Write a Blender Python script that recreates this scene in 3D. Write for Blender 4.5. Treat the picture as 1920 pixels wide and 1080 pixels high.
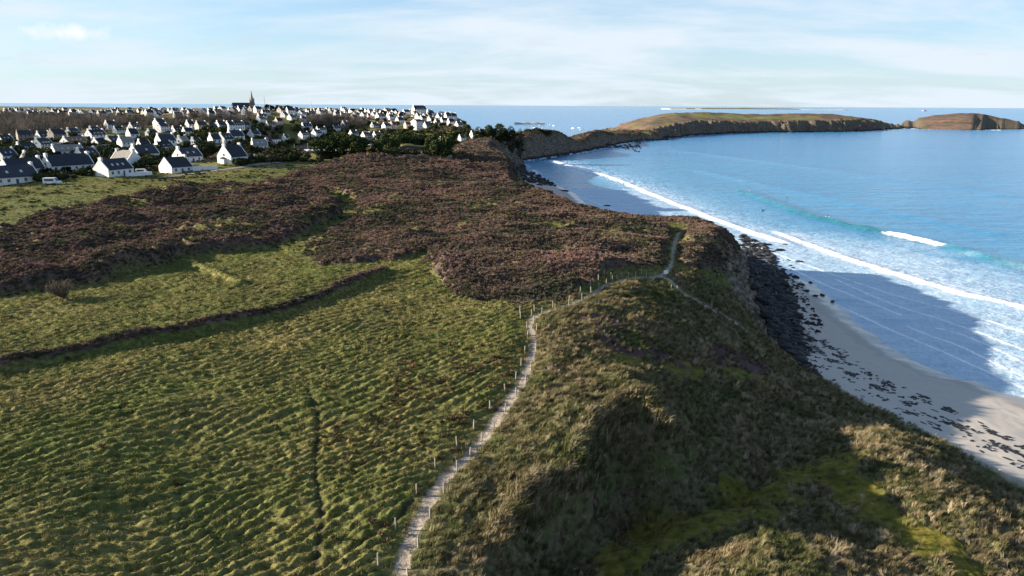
import bpy, bmesh, math, random
import numpy as np
from mathutils import Vector, Matrix

for o in list(bpy.data.objects):
    bpy.data.objects.remove(o)
SC = bpy.context.scene
COL = SC.collection
R = math.radians
random.seed(7)
RNG = np.random.default_rng(11)

# ------------------------------------------------------------------ camera, sky, sun, exposure
CAM_Z = 46.0
LENS = 26.0
PITCH = math.atan(343.0 / (1920 * LENS / 36))
ROLL = R(0.29)
cam_d = bpy.data.cameras.new('camera')
cam_d.sensor_width = 36.0
cam_d.lens = LENS
cam_d.clip_start = 0.5
cam_d.clip_end = 120000.0
cam = bpy.data.objects.new('camera', cam_d)
COL.objects.link(cam)
cam.matrix_world = (Matrix.Translation((0, 0, CAM_Z)) @ Matrix.Rotation(R(90) - PITCH, 4, 'X') @ Matrix.Rotation(ROLL, 4, 'Z'))
SC.camera = cam

SUN_EL = R(17)
SUN_DIR = Vector((-0.997, 0.05, 0)).normalized()          # horizontal direction towards the sun
sun_vec = Vector((SUN_DIR.x * math.cos(SUN_EL), SUN_DIR.y * math.cos(SUN_EL), math.sin(SUN_EL)))
sun_d = bpy.data.lights.new('sun', 'SUN')
sun_d.energy = 5.0
sun_d.angle = R(0.55)
sun_d.color = (1.0, 0.87, 0.70)
sun = bpy.data.objects.new('sun', sun_d)
COL.objects.link(sun)
sun.rotation_euler = sun_vec.to_track_quat('Z', 'Y').to_euler()

SC.view_settings.view_transform = 'Standard'
SC.view_settings.look = 'None'
SC.view_settings.gamma = 1.0
SC.view_settings.exposure = 1.66
SC.view_settings.use_curve_mapping = False


def nodes_of(mat_or_world):
    mat_or_world.use_nodes = True
    nt = mat_or_world.node_tree
    nt.nodes.clear()
    return nt


def N(nt, typ, ins=None, **props):
    n = nt.nodes.new(typ)
    for k, v in props.items():
        setattr(n, k, v)
    for k, v in (ins or {}).items():
        s = n.inputs[k]
        if isinstance(v, bpy.types.NodeSocket):
            nt.links.new(v, s)
        else:
            s.default_value = v
    return n


def ramp(nt, fac, stops, interp='LINEAR'):
    n = nt.nodes.new('ShaderNodeValToRGB')
    n.color_ramp.interpolation = interp
    el = n.color_ramp.elements
    while len(el) < len(stops):
        el.new(0.5)
    for e, (p, c) in zip(el, stops):
        e.position = p
        e.color = (*c, 1) if len(c) == 3 else c
    nt.links.new(fac, n.inputs[0])
    return n.outputs[0]


def mixc(nt, fac, a, b, blend='MIX'):
    n = nt.nodes.new('ShaderNodeMix')
    n.data_type = 'RGBA'
    n.blend_type = blend
    for s, v in ((n.inputs[0], fac), (n.inputs[6], a), (n.inputs[7], b)):
        if isinstance(v, bpy.types.NodeSocket):
            nt.links.new(v, s)
        else:
            s.default_value = v if not isinstance(v, tuple) else (*v, 1) if len(v) == 3 else v
    return n.outputs[2]


def math_(nt, op, a, b=None, c=None, clamp=False):
    n = nt.nodes.new('ShaderNodeMath')
    n.operation = op
    n.use_clamp = clamp
    for i, v in enumerate((a, b, c)):
        if v is None:
            continue
        if isinstance(v, bpy.types.NodeSocket):
            nt.links.new(v, n.inputs[i])
        else:
            n.inputs[i].default_value = v
    return n.outputs[0]


# world: Nishita sky with thin high cloud laid over it by direction
world = bpy.data.worlds.new('World')
SC.world = world
nt = nodes_of(world)
sky = N(nt, 'ShaderNodeTexSky', sky_type='NISHITA', sun_disc=False, sun_elevation=SUN_EL,
        sun_rotation=math.atan2(SUN_DIR.x, SUN_DIR.y), altitude=40.0, air_density=1.0, dust_density=0.6, ozone_density=2.2)
tc = N(nt, 'ShaderNodeTexCoord')
sep = N(nt, 'ShaderNodeSeparateXYZ', {0: tc.outputs['Generated']})
zc = math_(nt, 'MAXIMUM', sep.outputs[2], 0.0)
zz = math_(nt, 'ADD', zc, 0.16)
px = math_(nt, 'DIVIDE', sep.outputs[0], zz)
py = math_(nt, 'DIVIDE', sep.outputs[1], zz)
cv = N(nt, 'ShaderNodeCombineXYZ', {0: px, 1: py, 2: 0.0})
mp = N(nt, 'ShaderNodeMapping', {'Vector': cv.outputs[0], 'Rotation': (0, 0, R(28)), 'Scale': (0.55, 0.95, 1)})
n1 = N(nt, 'ShaderNodeTexNoise', {'Vector': mp.outputs[0], 'Scale': 1.0, 'Detail': 9.0, 'Roughness': 0.6, 'Distortion': 0.35})
c1 = ramp(nt, n1.outputs[0], [(0.42, (0, 0, 0)), (0.64, (1, 1, 1))])
mp2 = N(nt, 'ShaderNodeMapping', {'Vector': cv.outputs[0], 'Location': (3.1, 1.7, 0), 'Rotation': (0, 0, R(-8)), 'Scale': (0.8, 1.1, 1)})
n2 = N(nt, 'ShaderNodeTexNoise', {'Vector': mp2.outputs[0], 'Scale': 2.0, 'Detail': 6.0, 'Roughness': 0.55})
c2 = ramp(nt, n2.outputs[0], [(0.60, (0, 0, 0)), (0.70, (1, 1, 1))])
hz = math_(nt, 'MULTIPLY', math_(nt, 'SUBTRACT', 1.0, math_(nt, 'MULTIPLY', zc, 4.0), clamp=True), 0.7)   # more cloud crossed near the horizon
cl = math_(nt, 'ADD', math_(nt, 'MULTIPLY', c1, 0.62), hz, clamp=True)
skyc = mixc(nt, 1.0, sky.outputs[0], (0.66, 1.0, 1.30), 'MULTIPLY')
cl1 = mixc(nt, cl, skyc, (5.1, 5.75, 6.35))
cl2 = mixc(nt, math_(nt, 'MULTIPLY', c2, 0.35), cl1, (4.2, 4.8, 5.6))
# one small fair-weather cloud low on the left
pd = N(nt, 'ShaderNodeVectorMath', {0: tc.outputs['Generated'], 1: (-0.4927, 0.867, 0.076)}, operation='SUBTRACT')
pm = N(nt, 'ShaderNodeMapping', {'Vector': pd.outputs[0], 'Scale': (22, 22, 95)})
pl_ = N(nt, 'ShaderNodeVectorMath', {0: pm.outputs[0]}, operation='LENGTH')
pn_ = N(nt, 'ShaderNodeTexNoise', {'Vector': tc.outputs['Generated'], 'Scale': 55.0, 'Detail': 5.0, 'Roughness': 0.6})
puff = math_(nt, 'SUBTRACT', math_(nt, 'MULTIPLY', pn_.outputs[0], 2.0), pl_.outputs['Value'], clamp=True)
cl2 = mixc(nt, math_(nt, 'MULTIPLY', puff, 1.1, clamp=True), cl2, (6.4, 6.5, 6.6))
bg = N(nt, 'ShaderNodeBackground', {'Color': cl2, 'Strength': 0.05})
out = N(nt, 'ShaderNodeOutputWorld', {0: bg.outputs[0]})

# ------------------------------------------------------------------ picture <-> place (used to read positions off the photograph)
FPX = 1920 * LENS / 36
CR, SR = math.cos(ROLL), math.sin(ROLL)
CP, SP = math.cos(PITCH), math.sin(PITCH)


def ray(u, v):
    a0 = (np.asarray(u, float) - 960) / FPX
    b0 = (540 - np.asarray(v, float)) / FPX
    a = a0 * CR - b0 * SR
    b = a0 * SR + b0 * CR
    return a, CP + b * SP, -SP + b * CP


def at_z(u, v, z):
    a, y, zz_ = ray(u, v)
    t = (z - CAM_Z) / zz_
    return a * t, y * t


def at_y(u, v, Y):
    a, y, zz_ = ray(u, v)
    t = Y / y
    return a * t, Y, CAM_Z + zz_ * t


def project(x, y, z):
    x = np.asarray(x, float); y = np.asarray(y, float); z = np.asarray(z, float) - CAM_Z
    d = y * CP - z * SP
    up = (y * SP + z * CP) / d
    rt = x / d
    a0 = rt * CR + up * SR
    b0 = -rt * SR + up * CR
    return 960 + a0 * FPX, 540 - b0 * FPX


# ------------------------------------------------------------------ noise
_ang = np.random.default_rng(3).random(1024) * 2 * np.pi
_PM = np.random.default_rng(4).permutation(4096).astype(np.int32)
_GX, _GY = np.cos(_ang).astype(np.float32), np.sin(_ang).astype(np.float32)


def pn(x, y, seed=0):
    x = np.asarray(x, np.float32); y = np.asarray(y, np.float32)
    xf = np.floor(x); yf = np.floor(y)
    xi = xf.astype(np.int32); yi = yf.astype(np.int32)
    fx = x - xf; fy = y - yf
    u = fx * fx * fx * (fx * (fx * 6 - 15) + 10)
    v = fy * fy * fy * (fy * (fy * 6 - 15) + 10)

    def g(i, j, dx, dy):
        h = _PM[(_PM[(i + seed * 37) & 4095] + j) & 4095] & 1023
        return _GX[h] * dx + _GY[h] * dy
    a = g(xi, yi, fx, fy); b = g(xi + 1, yi, fx - 1, fy)
    c = g(xi, yi + 1, fx, fy - 1); d = g(xi + 1, yi + 1, fx - 1, fy - 1)
    return ((a + (b - a) * u) * (1 - v) + (c + (d - c) * u) * v) * 1.45


def fbm(x, y, seed=0, octv=4, gain=0.5):
    s = 0; amp = 1.0; tot = 0
    for k in range(octv):
        s = s + amp * pn(x * 2 ** k, y * 2 ** k, seed + k * 17)
        tot += amp; amp *= gain
    return s / tot * 1.5


def sstep(a, b, x):
    t = np.clip((x - a) / (b - a), 0, 1)
    return t * t * (3 - 2 * t)


def cull(x, y, pts, margin):
    pts = np.asarray(pts, float)
    lo = pts.min(0) - margin; hi = pts.max(0) + margin
    return (x > lo[0]) & (x < hi[0]) & (y > lo[1]) & (y < hi[1])


def line_d(x, y, pts, margin=12.0):
    """distance and position along a polyline, looked at only near it"""
    m = cull(x, y, pts, margin)
    d = np.full(x.shape, 99.0); al = np.zeros(x.shape)
    if m.any():
        d[m], _, al[m] = seg_dist(x[m], y[m], pts)
    return d, al


def seg_dist(x, y, pts, extra=None):
    """distance to a polyline, signed side, position along it, and interpolated extra columns"""
    pts = np.asarray(pts, float)
    best = np.full(x.shape, 1e9); side = np.zeros(x.shape); along = np.zeros(x.shape)
    ex = None if extra is None else [np.zeros(x.shape) for _ in range(np.asarray(extra).shape[1])]
    acc = 0.0
    for i in range(len(pts) - 1):
        p, q = pts[i], pts[i + 1]
        d = q - p; L2 = d @ d; L = math.sqrt(L2)
        t = np.clip(((x - p[0]) * d[0] + (y - p[1]) * d[1]) / L2, 0, 1)
        dx = x - p[0] - t * d[0]; dy = y - p[1] - t * d[1]
        dd = np.hypot(dx, dy)
        m = dd < best
        best = np.where(m, dd, best)
        side = np.where(m, np.sign(d[0] * dy - d[1] * dx), side)
        along = np.where(m, acc + t * L, along)
        if ex is not None:
            for k in range(len(ex)):
                ex[k] = np.where(m, extra[i][k] * (1 - t) + extra[i + 1][k] * t, ex[k])
        acc += L
    return (best, side, along) if ex is None else (best, side, along, ex)


def in_poly(x, y, poly):
    poly = np.asarray(poly, float)
    ins = np.zeros(x.shape, bool)
    n = len(poly)
    for i in range(n):
        x0, y0 = poly[i]; x1, y1 = poly[(i + 1) % n]
        if y0 == y1:
            continue
        c = ((y0 > y) != (y1 > y)) & (x < (x1 - x0) * (y - y0) / (y1 - y0) + x0)
        ins ^= c
    return ins


def poly_sd(x, y, poly):
    """signed distance to a closed polygon, positive inside"""
    pl = list(poly) + [poly[0]]
    m = cull(x, y, poly, 8.0)
    out_ = np.full(x.shape, -99.0)
    if m.any():
        d, _, _ = seg_dist(x[m], y[m], pl)
        out_[m] = np.where(in_poly(x[m], y[m], poly), d, -d)
    return out_


# ------------------------------------------------------------------ the lie of the land
# (u, v, z): ground read off the photograph at a height;  (u, v, 'Y', distance): far ground at a distance
CTRL = [
    (740, 1078, 14.4), (0, 1078, 15.6), (300, 1078, 14.3), (0, 900, 15.8), (600, 900, 14.9), (300, 800, 15.6), (0, 740, 15.6), (450, 960, 14.2),
    (850, 870, 15.7), (960, 740, 17), (995, 620, 17.6), (1000, 590, 17.8), (1090, 550, 18.2), (1150, 520, 18.4), (1240, 513, 18),
    (1260, 480, 17.2), (1275, 432, 16.4), (1330, 432, 16.8), (1380, 445, 14.8), (1340, 490, 15.5), (1400, 560, 9.5), (1370, 545, 12.5),
    (1100, 650, 16.9), (1200, 620, 15.8), (1300, 575, 14.6), (1350, 600, 12.6), (1450, 662, 8.2), (1480, 710, 6.6), (1300, 700, 12), (1180, 690, 15.6),
    (1420, 735, 10.2), (1440, 765, 8.4), (1550, 800, 6.4), (1450, 830, 7.6), (1340, 790, 11.2), (1300, 860, 10.2), (1400, 900, 8.8), (1250, 950, 9.6), (1150, 1050, 10.0),
    (1200, 755, 16.3), (1120, 800, 16.2), (1085, 870, 15.5), (1240, 800, 14.4), (1000, 925, 14.9), (945, 1000, 14.2), (890, 1075, 13.8),
    (1170, 850, 12.2), (1135, 910, 11.3), (1060, 1000, 11.2), (1000, 1065, 11.2),
    (900, 1000, 14.4), (1000, 800, 16.4), (1050, 720, 17.0), (930, 900, 15.2),
    (1600, 835, 9.8), (1690, 880, 9.4), (1800, 945, 8.6), (1900, 985, 7.6), (1900, 1065, 7.6), (1780, 880, 6.2), (1890, 930, 4.8), (1680, 810, 5.0), (1530, 850, 7.8),
    (1400, 1005, 11.2), (1500, 1030, 11.0), (1280, 1065, 11.0), (1620, 1040, 8.8), (1560, 920, 8.0), (1700, 1000, 8.2), (1850, 1075, 8.0), (1440, 940, 8.4), (1500, 975, 8.6),
    (100, 640, 15.4), (400, 560, 16.6), (650, 580, 16.8), (800, 580, 16.8), (870, 640, 16.9), (700, 515, 17.6), (540, 480, 17.0), (300, 500, 16.6), (0, 570, 15.6),
    (900, 485, 18.6), (850, 530, 17.6), (1000, 470, 19), (1100, 440, 19), (1150, 470, 18.8), (1230, 430, 17.6), (1000, 405, 19.4), (1100, 400, 18.4),
    (0, 440, 16.6), (300, 420, 17.2), (600, 400, 17.6), (800, 410, 19), (700, 340, 20.4), (900, 355, 19.6), (960, 350, 18.6), (820, 315, 20.4),
    (600, 312, 20.6), (450, 335, 20.6), (300, 348, 20.4), (0, 368, 19.0), (900, 310, 20), (150, 380, 18.6),
    # first houses, trees on the ridge
    (430, 305, 'Y', 300), (325, 326, 'Y', 280), (205, 329, 'Y', 262), (30, 352, 'Y', 236), (640, 297, 'Y', 335), (830, 294, 'Y', 350), (740, 292, 'Y', 345),
    (900, 285, 'Y', 400), (940, 283, 'Y', 470),
    # left village
    (100, 305, 'Y', 300), (30, 290, 'Y', 340), (250, 290, 'Y', 350), (140, 272, 'Y', 400), (300, 268, 'Y', 430), (40, 270, 'Y', 410), (200, 252, 'Y', 490),
    (380, 252, 'Y', 560), (60, 255, 'Y', 520), (100, 243, 'Y', 600), (300, 243, 'Y', 600), (200, 228, 'Y', 780), (40, 228, 'Y', 780), (360, 226, 'Y', 800),
    (100, 214, 'Y', 1150), (300, 213, 'Y', 1150), (10, 211, 'Y', 1350), (440, 213, 'Y', 1100), (200, 208, 'Y', 1700), (430, 208, 'Y', 1500),
    # the slope above the harbour
    (480, 242, 'Y', 640), (420, 240, 'Y', 640), (560, 240, 'Y', 840), (450, 266, 'Y', 540), (500, 272, 'Y', 520), (420, 283, 'Y', 430), (500, 287, 'Y', 430),
    (500, 222, 'Y', 860), (580, 226, 'Y', 880), (620, 246, 'Y', 870), (620, 258, 'Y', 830), (560, 256, 'Y', 830), (480, 210, 'Y', 1150), (600, 212, 'Y', 1150), (700, 213, 'Y', 1200),
    (700, 246, 'Y', 860), (700, 258, 'Y', 820), (700, 228, 'Y', 970), (780, 245, 'Y', 880), (780, 225, 'Y', 1000), (780, 214, 'Y', 1150), (850, 240, 'Y', 880), (840, 222, 'Y', 1020),
    (880, 243, 'Y', 860),
    # peninsula beyond the ridge
    (960, 275, 'Y', 640), (1000, 262, 'Y', 660), (1000, 248, 'Y', 740), (1100, 262, 'Y', 800), (1100, 248, 'Y', 880), (1180, 249, 'Y', 1030), (1160, 246, 'Y', 1060), (900, 262, 'Y', 560), (870, 270, 'Y', 500), (920, 252, 'Y', 660),
]
RAWC = [  # hidden or unseen ground (x, y, z)
    (-130, 540, 6), (-60, 560, 5), (-200, 630, 5), (-150, 680, -2.5), (-70, 700, -3), (-20, 790, -3), (0, 880, -4), (-110, 760, -1), (-190, 720, -2), (-220, 755, -3), (-235, 735, -2.5), (-185, 775, -3), (-255, 770, -2), (-250, 560, 13),
    (-60, 800, -2.5), (30, 960, -4), (-140, 470, 14), (-60, 480, 15),
    (-40, 20, 12.5), (0, 10, 14), (30, 20, 12), (-90, 40, 12), (-60, -40, 12), (30, -60, 11), (55, 30, 8.5), (-160, 60, 11), (-260, 120, 14), (-300, 250, 19), (-500, 500, 26), (-900, 900, 33), (-200, -100, 10),
    (-1200, 600, 30), (-700, 200, 22), (-600, 1600, 36), (-1400, 1700, 34), (-2200, 1500, 30), (-2000, 200, 20), (-1000, -200, 14), (100, -200, 8), (200, 200, 8), (200, 500, 8), (300, 1000, 6), (400, 60, 6),
]
ctrl = []
for c in CTRL:
    if c[2] == 'Y':
        ctrl.append(at_y(c[0], c[1], c[3]))
    else:
        xx, yy = at_z(c[0], c[1], c[2])
        ctrl.append((float(xx), float(yy), c[2]))
ctrl += RAWC
ctrl = np.array([[float(q) for q in c] for c in ctrl])


def _st(x, y):
    r = np.hypot(x, y + 12.0)
    return np.arctan2(x, y + 12.0) * 1.35, np.log(np.maximum(r, 12.0))


def _kern(r2):
    return 0.5 * r2 * np.log(r2 + 1e-12)


cs, ct = _st(ctrl[:, 0], ctrl[:, 1])
_n = len(ctrl)
_A = np.zeros((_n + 3, _n + 3))
_A[:_n, :_n] = _kern((cs[:, None] - cs[None]) ** 2 + (ct[:, None] - ct[None]) ** 2) + np.eye(_n) * 2e-4
_A[:_n, _n] = 1; _A[:_n, _n + 1] = cs; _A[:_n, _n + 2] = ct
_A[_n:, :_n] = _A[:_n, _n:].T
_W = np.linalg.solve(_A, np.concatenate([ctrl[:, 2], np.zeros(3)]))


def land_exact(x, y):
    s, t = _st(x, y)
    z = np.empty(s.shape)
    sf, tf, zf = s.ravel(), t.ravel(), z.ravel()
    for i in range(0, sf.size, 20000):
        a, b = sf[i:i + 20000], tf[i:i + 20000]
        zf[i:i + 20000] = _kern((a[:, None] - cs[None]) ** 2 + (b[:, None] - ct[None]) ** 2) @ _W[:_n] + _W[_n] + _W[_n + 1] * a + _W[_n + 2] * b
    return np.clip(zf.reshape(s.shape), -5, 39)


# tabulate it once in (bearing, log distance) and look it up afterwards
_S0, _S1, _NS = -2.6, 2.6, 900
_T0, _T1, _NT = math.log(12.0), math.log(4200.0), 620
_gs = np.linspace(_S0, _S1, _NS); _gt = np.linspace(_T0, _T1, _NT)
_GS, _GT = np.meshgrid(_gs, _gt, indexing='ij')
_rr = np.exp(_GT)
TAB = land_exact(np.sin(_GS / 1.35) * _rr, np.cos(_GS / 1.35) * _rr - 12.0)


def land(x, y):
    s, t = _st(x, y)
    fs = np.clip((s - _S0) / (_S1 - _S0) * (_NS - 1), 0, _NS - 1.001); ft = np.clip((t - _T0) / (_T1 - _T0) * (_NT - 1), 0, _NT - 1.001)
    i = fs.astype(int); j = ft.astype(int); a = fs - i; b = ft - j
    return (TAB[i, j] * (1 - a) + TAB[i + 1, j] * a) * (1 - b) + (TAB[i, j + 1] * (1 - a) + TAB[i + 1, j + 1] * a) * b


# coast of the mainland: (x, y, height of the foot, width of the slope or cliff above it)
def FP(u, v, z, w):
    x, y = at_z(u, v, z)
    return (float(x), float(y), z, w)


COAST = [(150, -300, 3, 20), (95, -60, 3.4, 14), (76, 20, 3.4, 12), FP(1920, 905, 3.4, 10), FP(1760, 822, 3.4, 10), FP(1620, 752, 3.4, 11), FP(1500, 688, 3.2, 13),
         FP(1455, 640, 2.6, 13), FP(1425, 580, 2.2, 13), FP(1405, 520, 1.8, 10), (62, 206, 1.5, 9), (54, 213, 1.4, 9), (44, 211, 1.6, 9), (32, 207, 2.2, 10), (23.5, 218, 2.6, 10), (13, 246, 3.0, 10), (8.5, 274, 3.0, 10), (6.5, 311, 3.0, 10), (7, 352, 3.0, 12), (5, 395, 3.0, 12),
         FP(975, 344, 2.6, 16), (-2, 490, 2.0, 22), (2, 540, 1.0, 24), (6, 590, 0.5, 22), FP(962, 303, 0, 16), FP(1010, 297, 0, 12), FP(1060, 290, 0, 12), FP(1110, 281, 0, 14), FP(1150, 272, 0, 14), FP(1192, 264, 0, 16),
         (205, 1040, 0, 18), (215, 1085, 0, 14), (170, 1100, 0, 14), (110, 1040, 0, 14), (60, 960, 0, 16), (10, 900, 0, 16), (-30, 900, 0, 14), (-52, 870, 0, 12), (-38, 930, 0, 12), (-52, 1010, 0, 14), (-85, 1130, 0, 20), (-140, 1350, 0, 25), (-300, 1700, 0, 30),
         (-700, 2000, 0, 40), (-1500, 2500, 0, 40), (-3000, 2600, 0, 40), (-3000, -300, 0, 40)]
ISLE = [(165, 1400, 0, 60), (160, 1250, 0, 50), (165, 1120, 0, 40), FP(1195, 263, 0, 22), FP(1235, 260, 0, 15), FP(1262, 257, 0, 14), FP(1300, 253, 0, 14), FP(1345, 250.5, 0, 14), FP(1400, 248.5, 0, 16), FP(1470, 248, 0, 16), FP(1540, 247, 0, 16), FP(1590, 247, 0, 18), FP(1640, 244, 0, 30), FP(1688, 240.5, 0, 40),
        (920, 1760, 0, 30), (860, 1860, 0, 30), (700, 1780, 0, 30), (560, 1720, 0, 30), (420, 1660, 0, 30), (300, 1600, 0, 40), (200, 1520, 0, 60)]
ISLET = [(885, 1740, 0, 24), (915, 1690, 0, 22), FP(1730, 240.7, 0, 20), FP(1780, 242, 0, 18), FP(1850, 242.5, 0, 18), FP(1895, 242, 0, 26), (1205, 1750, 0, 30), (1260, 1800, 0, 30), (1180, 1890, 0, 30), (1050, 1890, 0, 30), (930, 1870, 0, 30), (860, 1810, 0, 30)]


def isle_land(x, y):
    return np.interp(x, [150, 170, 195, 220, 255, 300, 380, 460, 620, 700, 775, 860, 930], [2, 8, 16, 23, 29, 34, 33, 31, 32.5, 32.5, 29, 17, 8]) + fbm(x / 120, y / 120, 5, 3) * 2.0 + fbm(x / 35, y / 35, 6, 3) * 1.6


def islet_land(x, y):
    return np.interp(x, [870, 910, 950, 1010, 1055, 1100, 1150, 1200, 1250], [5, 12, 22, 34, 38.5, 36, 26, 13, 3]) + fbm(x / 70, y / 70, 9, 3) * 1.5 + fbm(x / 30, y / 30, 7, 3) * 1.4


def coast_mix(x, y, poly, top, rough, shelf=0.0):
    p2 = [(c[0], c[1]) for c in poly]
    pl = p2 + [p2[0]]; ex = [(c[2], c[3]) for c in poly]; ex = ex + [ex[0]]
    d, _, along, (zf, w) = seg_dist(x, y, pl, ex)
    ins = in_poly(x, y, p2)
    sd = np.where(ins, d, -d)
    gul = np.abs(fbm(along / np.where(rough > 2, 30.0, 21.0), sd * 0.02, 31, 4))       # gullies run down the face
    sdj = sd + np.where(rough > 2, fbm(x / 55, y / 55, 23, 2) * 11, 0) * np.exp(-np.maximum(sd, 0) / 40) + rough * np.clip(w / 14, 0.5, 2.2) * (fbm(x / 16, y / 16, 21, 3) * 3.2 + (gul * 6.0 - 1.6)) * np.exp(-np.maximum(sd, 0) / 40)
    k = np.clip(sdj / w, 0, 1)
    prof = 1 - (1 - k) ** 1.9
    if shelf:
        prof = prof * (1 - shelf) + shelf * np.clip(sdj / 130, 0, 1) ** 0.9
    up = zf + np.maximum(top - zf, 0.3) * prof
    seab = zf + np.minimum(sd, 0) * np.where(zf > 1.5, 0.105, 0.12)
    z = np.where(sdj > 0, up, np.where(sd > 0, zf, np.maximum(seab, -6)))
    return z, sd, zf, w, sdj


def base_full(x, y, rough=1.0):
    x = np.asarray(x, float); y = np.asarray(y, float)
    L = land(x, y)
    z = L.copy(); sd = np.full(x.shape, 99.0); zf = np.zeros(x.shape); w = np.full(x.shape, 20.0); sdj = sd.copy()
    m = (x > -15) | (y > 800)
    if m.any():
        xm, ym, Lm = x[m], y[m], L[m]
        # the dune foot is smooth, the cliffs are rough
        ry = np.clip((ym - 112) / 30, 0, 1) * np.where(ym < 300, 1, np.where(ym < 480, 0.4, 1))
        z1, sd[m], zf[m], w[m], sdj[m] = coast_mix(xm, ym, COAST, Lm, ry * rough)
        z[m] = np.where((sd[m] > w[m]) & (Lm < 1.5), Lm, z1)               # harbour inlet
    sdi = np.full(x.shape, -99.0); sdji = sdi.copy(); far = np.zeros(x.shape, bool)
    m = (x > 80) & (y > 950)
    if m.any():
        xm, ym = x[m], y[m]
        z2, sd2, _, _, sdj2 = coast_mix(xm, ym, ISLE, isle_land(xm, ym), 2.6, 0.45)
        z3, sd3, _, _, sdj3 = coast_mix(xm, ym, ISLET, islet_land(xm, ym), 2.4, 0.4)
        z[m] = np.maximum(z[m], np.maximum(z2, z3))
        far[m] = ((sd2 > -60) | (sd3 > -60)) & (sd[m] < 5)
        sdi[m] = np.maximum(sd2, sd3); sdji[m] = np.where(sd2 > sd3, sdj2, sdj3)
    return z, sd, zf, w, sdi, far, sdj, sdji


from concurrent.futures import ThreadPoolExecutor


def threaded(fn, x, y, n=8):
    """run a pointwise numpy function over chunks in parallel; joins tuples, arrays and dicts of arrays"""
    shp = x.shape
    parts = list(ThreadPoolExecutor(4).map(lambda p: fn(*p), zip(np.array_split(x.ravel(), n * 4), np.array_split(y.ravel(), n * 4))))

    def join(k):
        if isinstance(k[0], dict):
            return {q: np.concatenate([p[q] for p in k]).reshape(shp) for q in k[0]}
        return np.concatenate(k).reshape(shp)
    if isinstance(parts[0], tuple):
        return tuple(join([p[i] for p in parts]) for i in range(len(parts[0])))
    return join(parts)


def base(x, y):
    return base_full(x, y)[0]


def ground_px(us, vs, tmax=2600):
    """where the line of sight through a picture point meets the (smooth) ground"""
    us = np.atleast_1d(np.asarray(us, float)); vs = np.atleast_1d(np.asarray(vs, float))
    a, b, c = ray(us, vs)
    ts = np.geomspace(30, tmax, 340)
    X = a[:, None] * ts; Y = b[:, None] * ts; Z = CAM_Z + c[:, None] * ts
    H = base(X, Y)
    below = Z < np.maximum(H, 0)
    k = np.where(below.any(1), below.argmax(1), len(ts) - 1)
    k = np.maximum(k, 1)
    i = np.arange(len(us))
    g1 = Z[i, k] - np.maximum(H[i, k], 0); g0 = Z[i, k - 1] - np.maximum(H[i, k - 1], 0)
    w = np.clip(g0 / (g0 - g1 + 1e-9), 0, 1)
    t = ts[k - 1] + (ts[k] - ts[k - 1]) * w
    return a * t, b * t


def px_path(pts):
    x, y = ground_px([p[0] for p in pts], [p[1] for p in pts])
    return np.stack([x, y], 1)


def smooth_path(P, n=6):
    """Catmull-Rom through world points"""
    P = np.asarray(P, float)
    Q = np.vstack([2 * P[0] - P[1], P, 2 * P[-1] - P[-2]])
    out_ = []
    for i in range(1, len(Q) - 2):
        for k in range(n):
            t = k / n
            out_.append(0.5 * ((2 * Q[i]) + (-Q[i - 1] + Q[i + 1]) * t + (2 * Q[i - 1] - 5 * Q[i] + 4 * Q[i + 1] - Q[i + 2]) * t ** 2 + (-Q[i - 1] + 3 * Q[i] - 3 * Q[i + 1] + Q[i + 2]) * t ** 3))
    out_.append(Q[-2])
    return np.array(out_)

# ------------------------------------------------------------------ land cover, read off the photograph and laid on the ground
SCRUB = [
    [(-60, 470), (0, 440), (120, 405), (250, 378), (430, 358), (600, 362), (640, 378), (636, 412), (560, 447), (430, 478), (350, 480), (300, 503), (180, 530), (60, 553), (-60, 565)],
    [(485, 350), (600, 312), (640, 300), (850, 303), (930, 330), (970, 352), (1120, 402), (1268, 432), (1250, 500), (1130, 522), (1060, 560), (985, 572), (900, 568), (820, 535), (795, 484), (700, 495), (590, 500), (560, 466), (616, 434), (668, 402), (664, 374), (600, 352), (540, 358)],
    [(846, 302), (862, 272), (900, 262), (1000, 262), (965, 300), (975, 342), (930, 332)],
    [(1282, 432), (1380, 438), (1402, 490), (1425, 570), (1350, 520), (1300, 512), (1268, 488)],
]
SCRUB_W = [px_path(p) for p in SCRUB]
SCRUB_H = [2.2, 1.0, 0.6, 0.7]
BANK = smooth_path(px_path([(-120, 722), (0, 696), (200, 655), (400, 616), (560, 577), (640, 545), (722, 512)]))
BANK2 = smooth_path(px_path([(345, 492), (380, 505), (420, 522), (450, 535)]))
PATH = smooth_path(px_path([(735, 1110), (748, 1075), (765, 1020), (790, 960), (830, 895), (880, 848), (925, 790), (963, 735), (988, 690), (999, 640), (994, 602), (1012, 585), (1060, 570), (1110, 548), (1140, 530), (1180, 519), (1235, 515), (1256, 497), (1263, 462), (1274, 434)]))
PATH_B = smooth_path(px_path([(1250, 518), (1275, 545), (1330, 577), (1390, 612), (1440, 652)]))
TRAILS = [smooth_path(px_path(p)) for p in (
    [(578, 735), (597, 790), (591, 880), (602, 950), (596, 1030), (585, 1078)],
    [(585, 1078), (660, 1028), (738, 972), (775, 930)],
    )]
MOSS = [px_path(p) for p in (
    [(1180, 950), (1280, 905), (1420, 880), (1520, 860), (1560, 870), (1530, 915), (1470, 955), (1400, 985), (1300, 1010), (1200, 1070), (1100, 1075), (1120, 1010)],
    [(1500, 860), (1560, 850), (1640, 905), (1720, 980), (1800, 1035), (1760, 1050), (1640, 1000), (1560, 985), (1540, 930)],
    [(1590, 848), (1630, 855), (1620, 890), (1580, 880)], [(1740, 1075), (1790, 1045), (1850, 1060), (1860, 1100), (1740, 1110)], [(1100, 660), (1440, 700), (1430, 720), (1240, 690)])]
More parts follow.
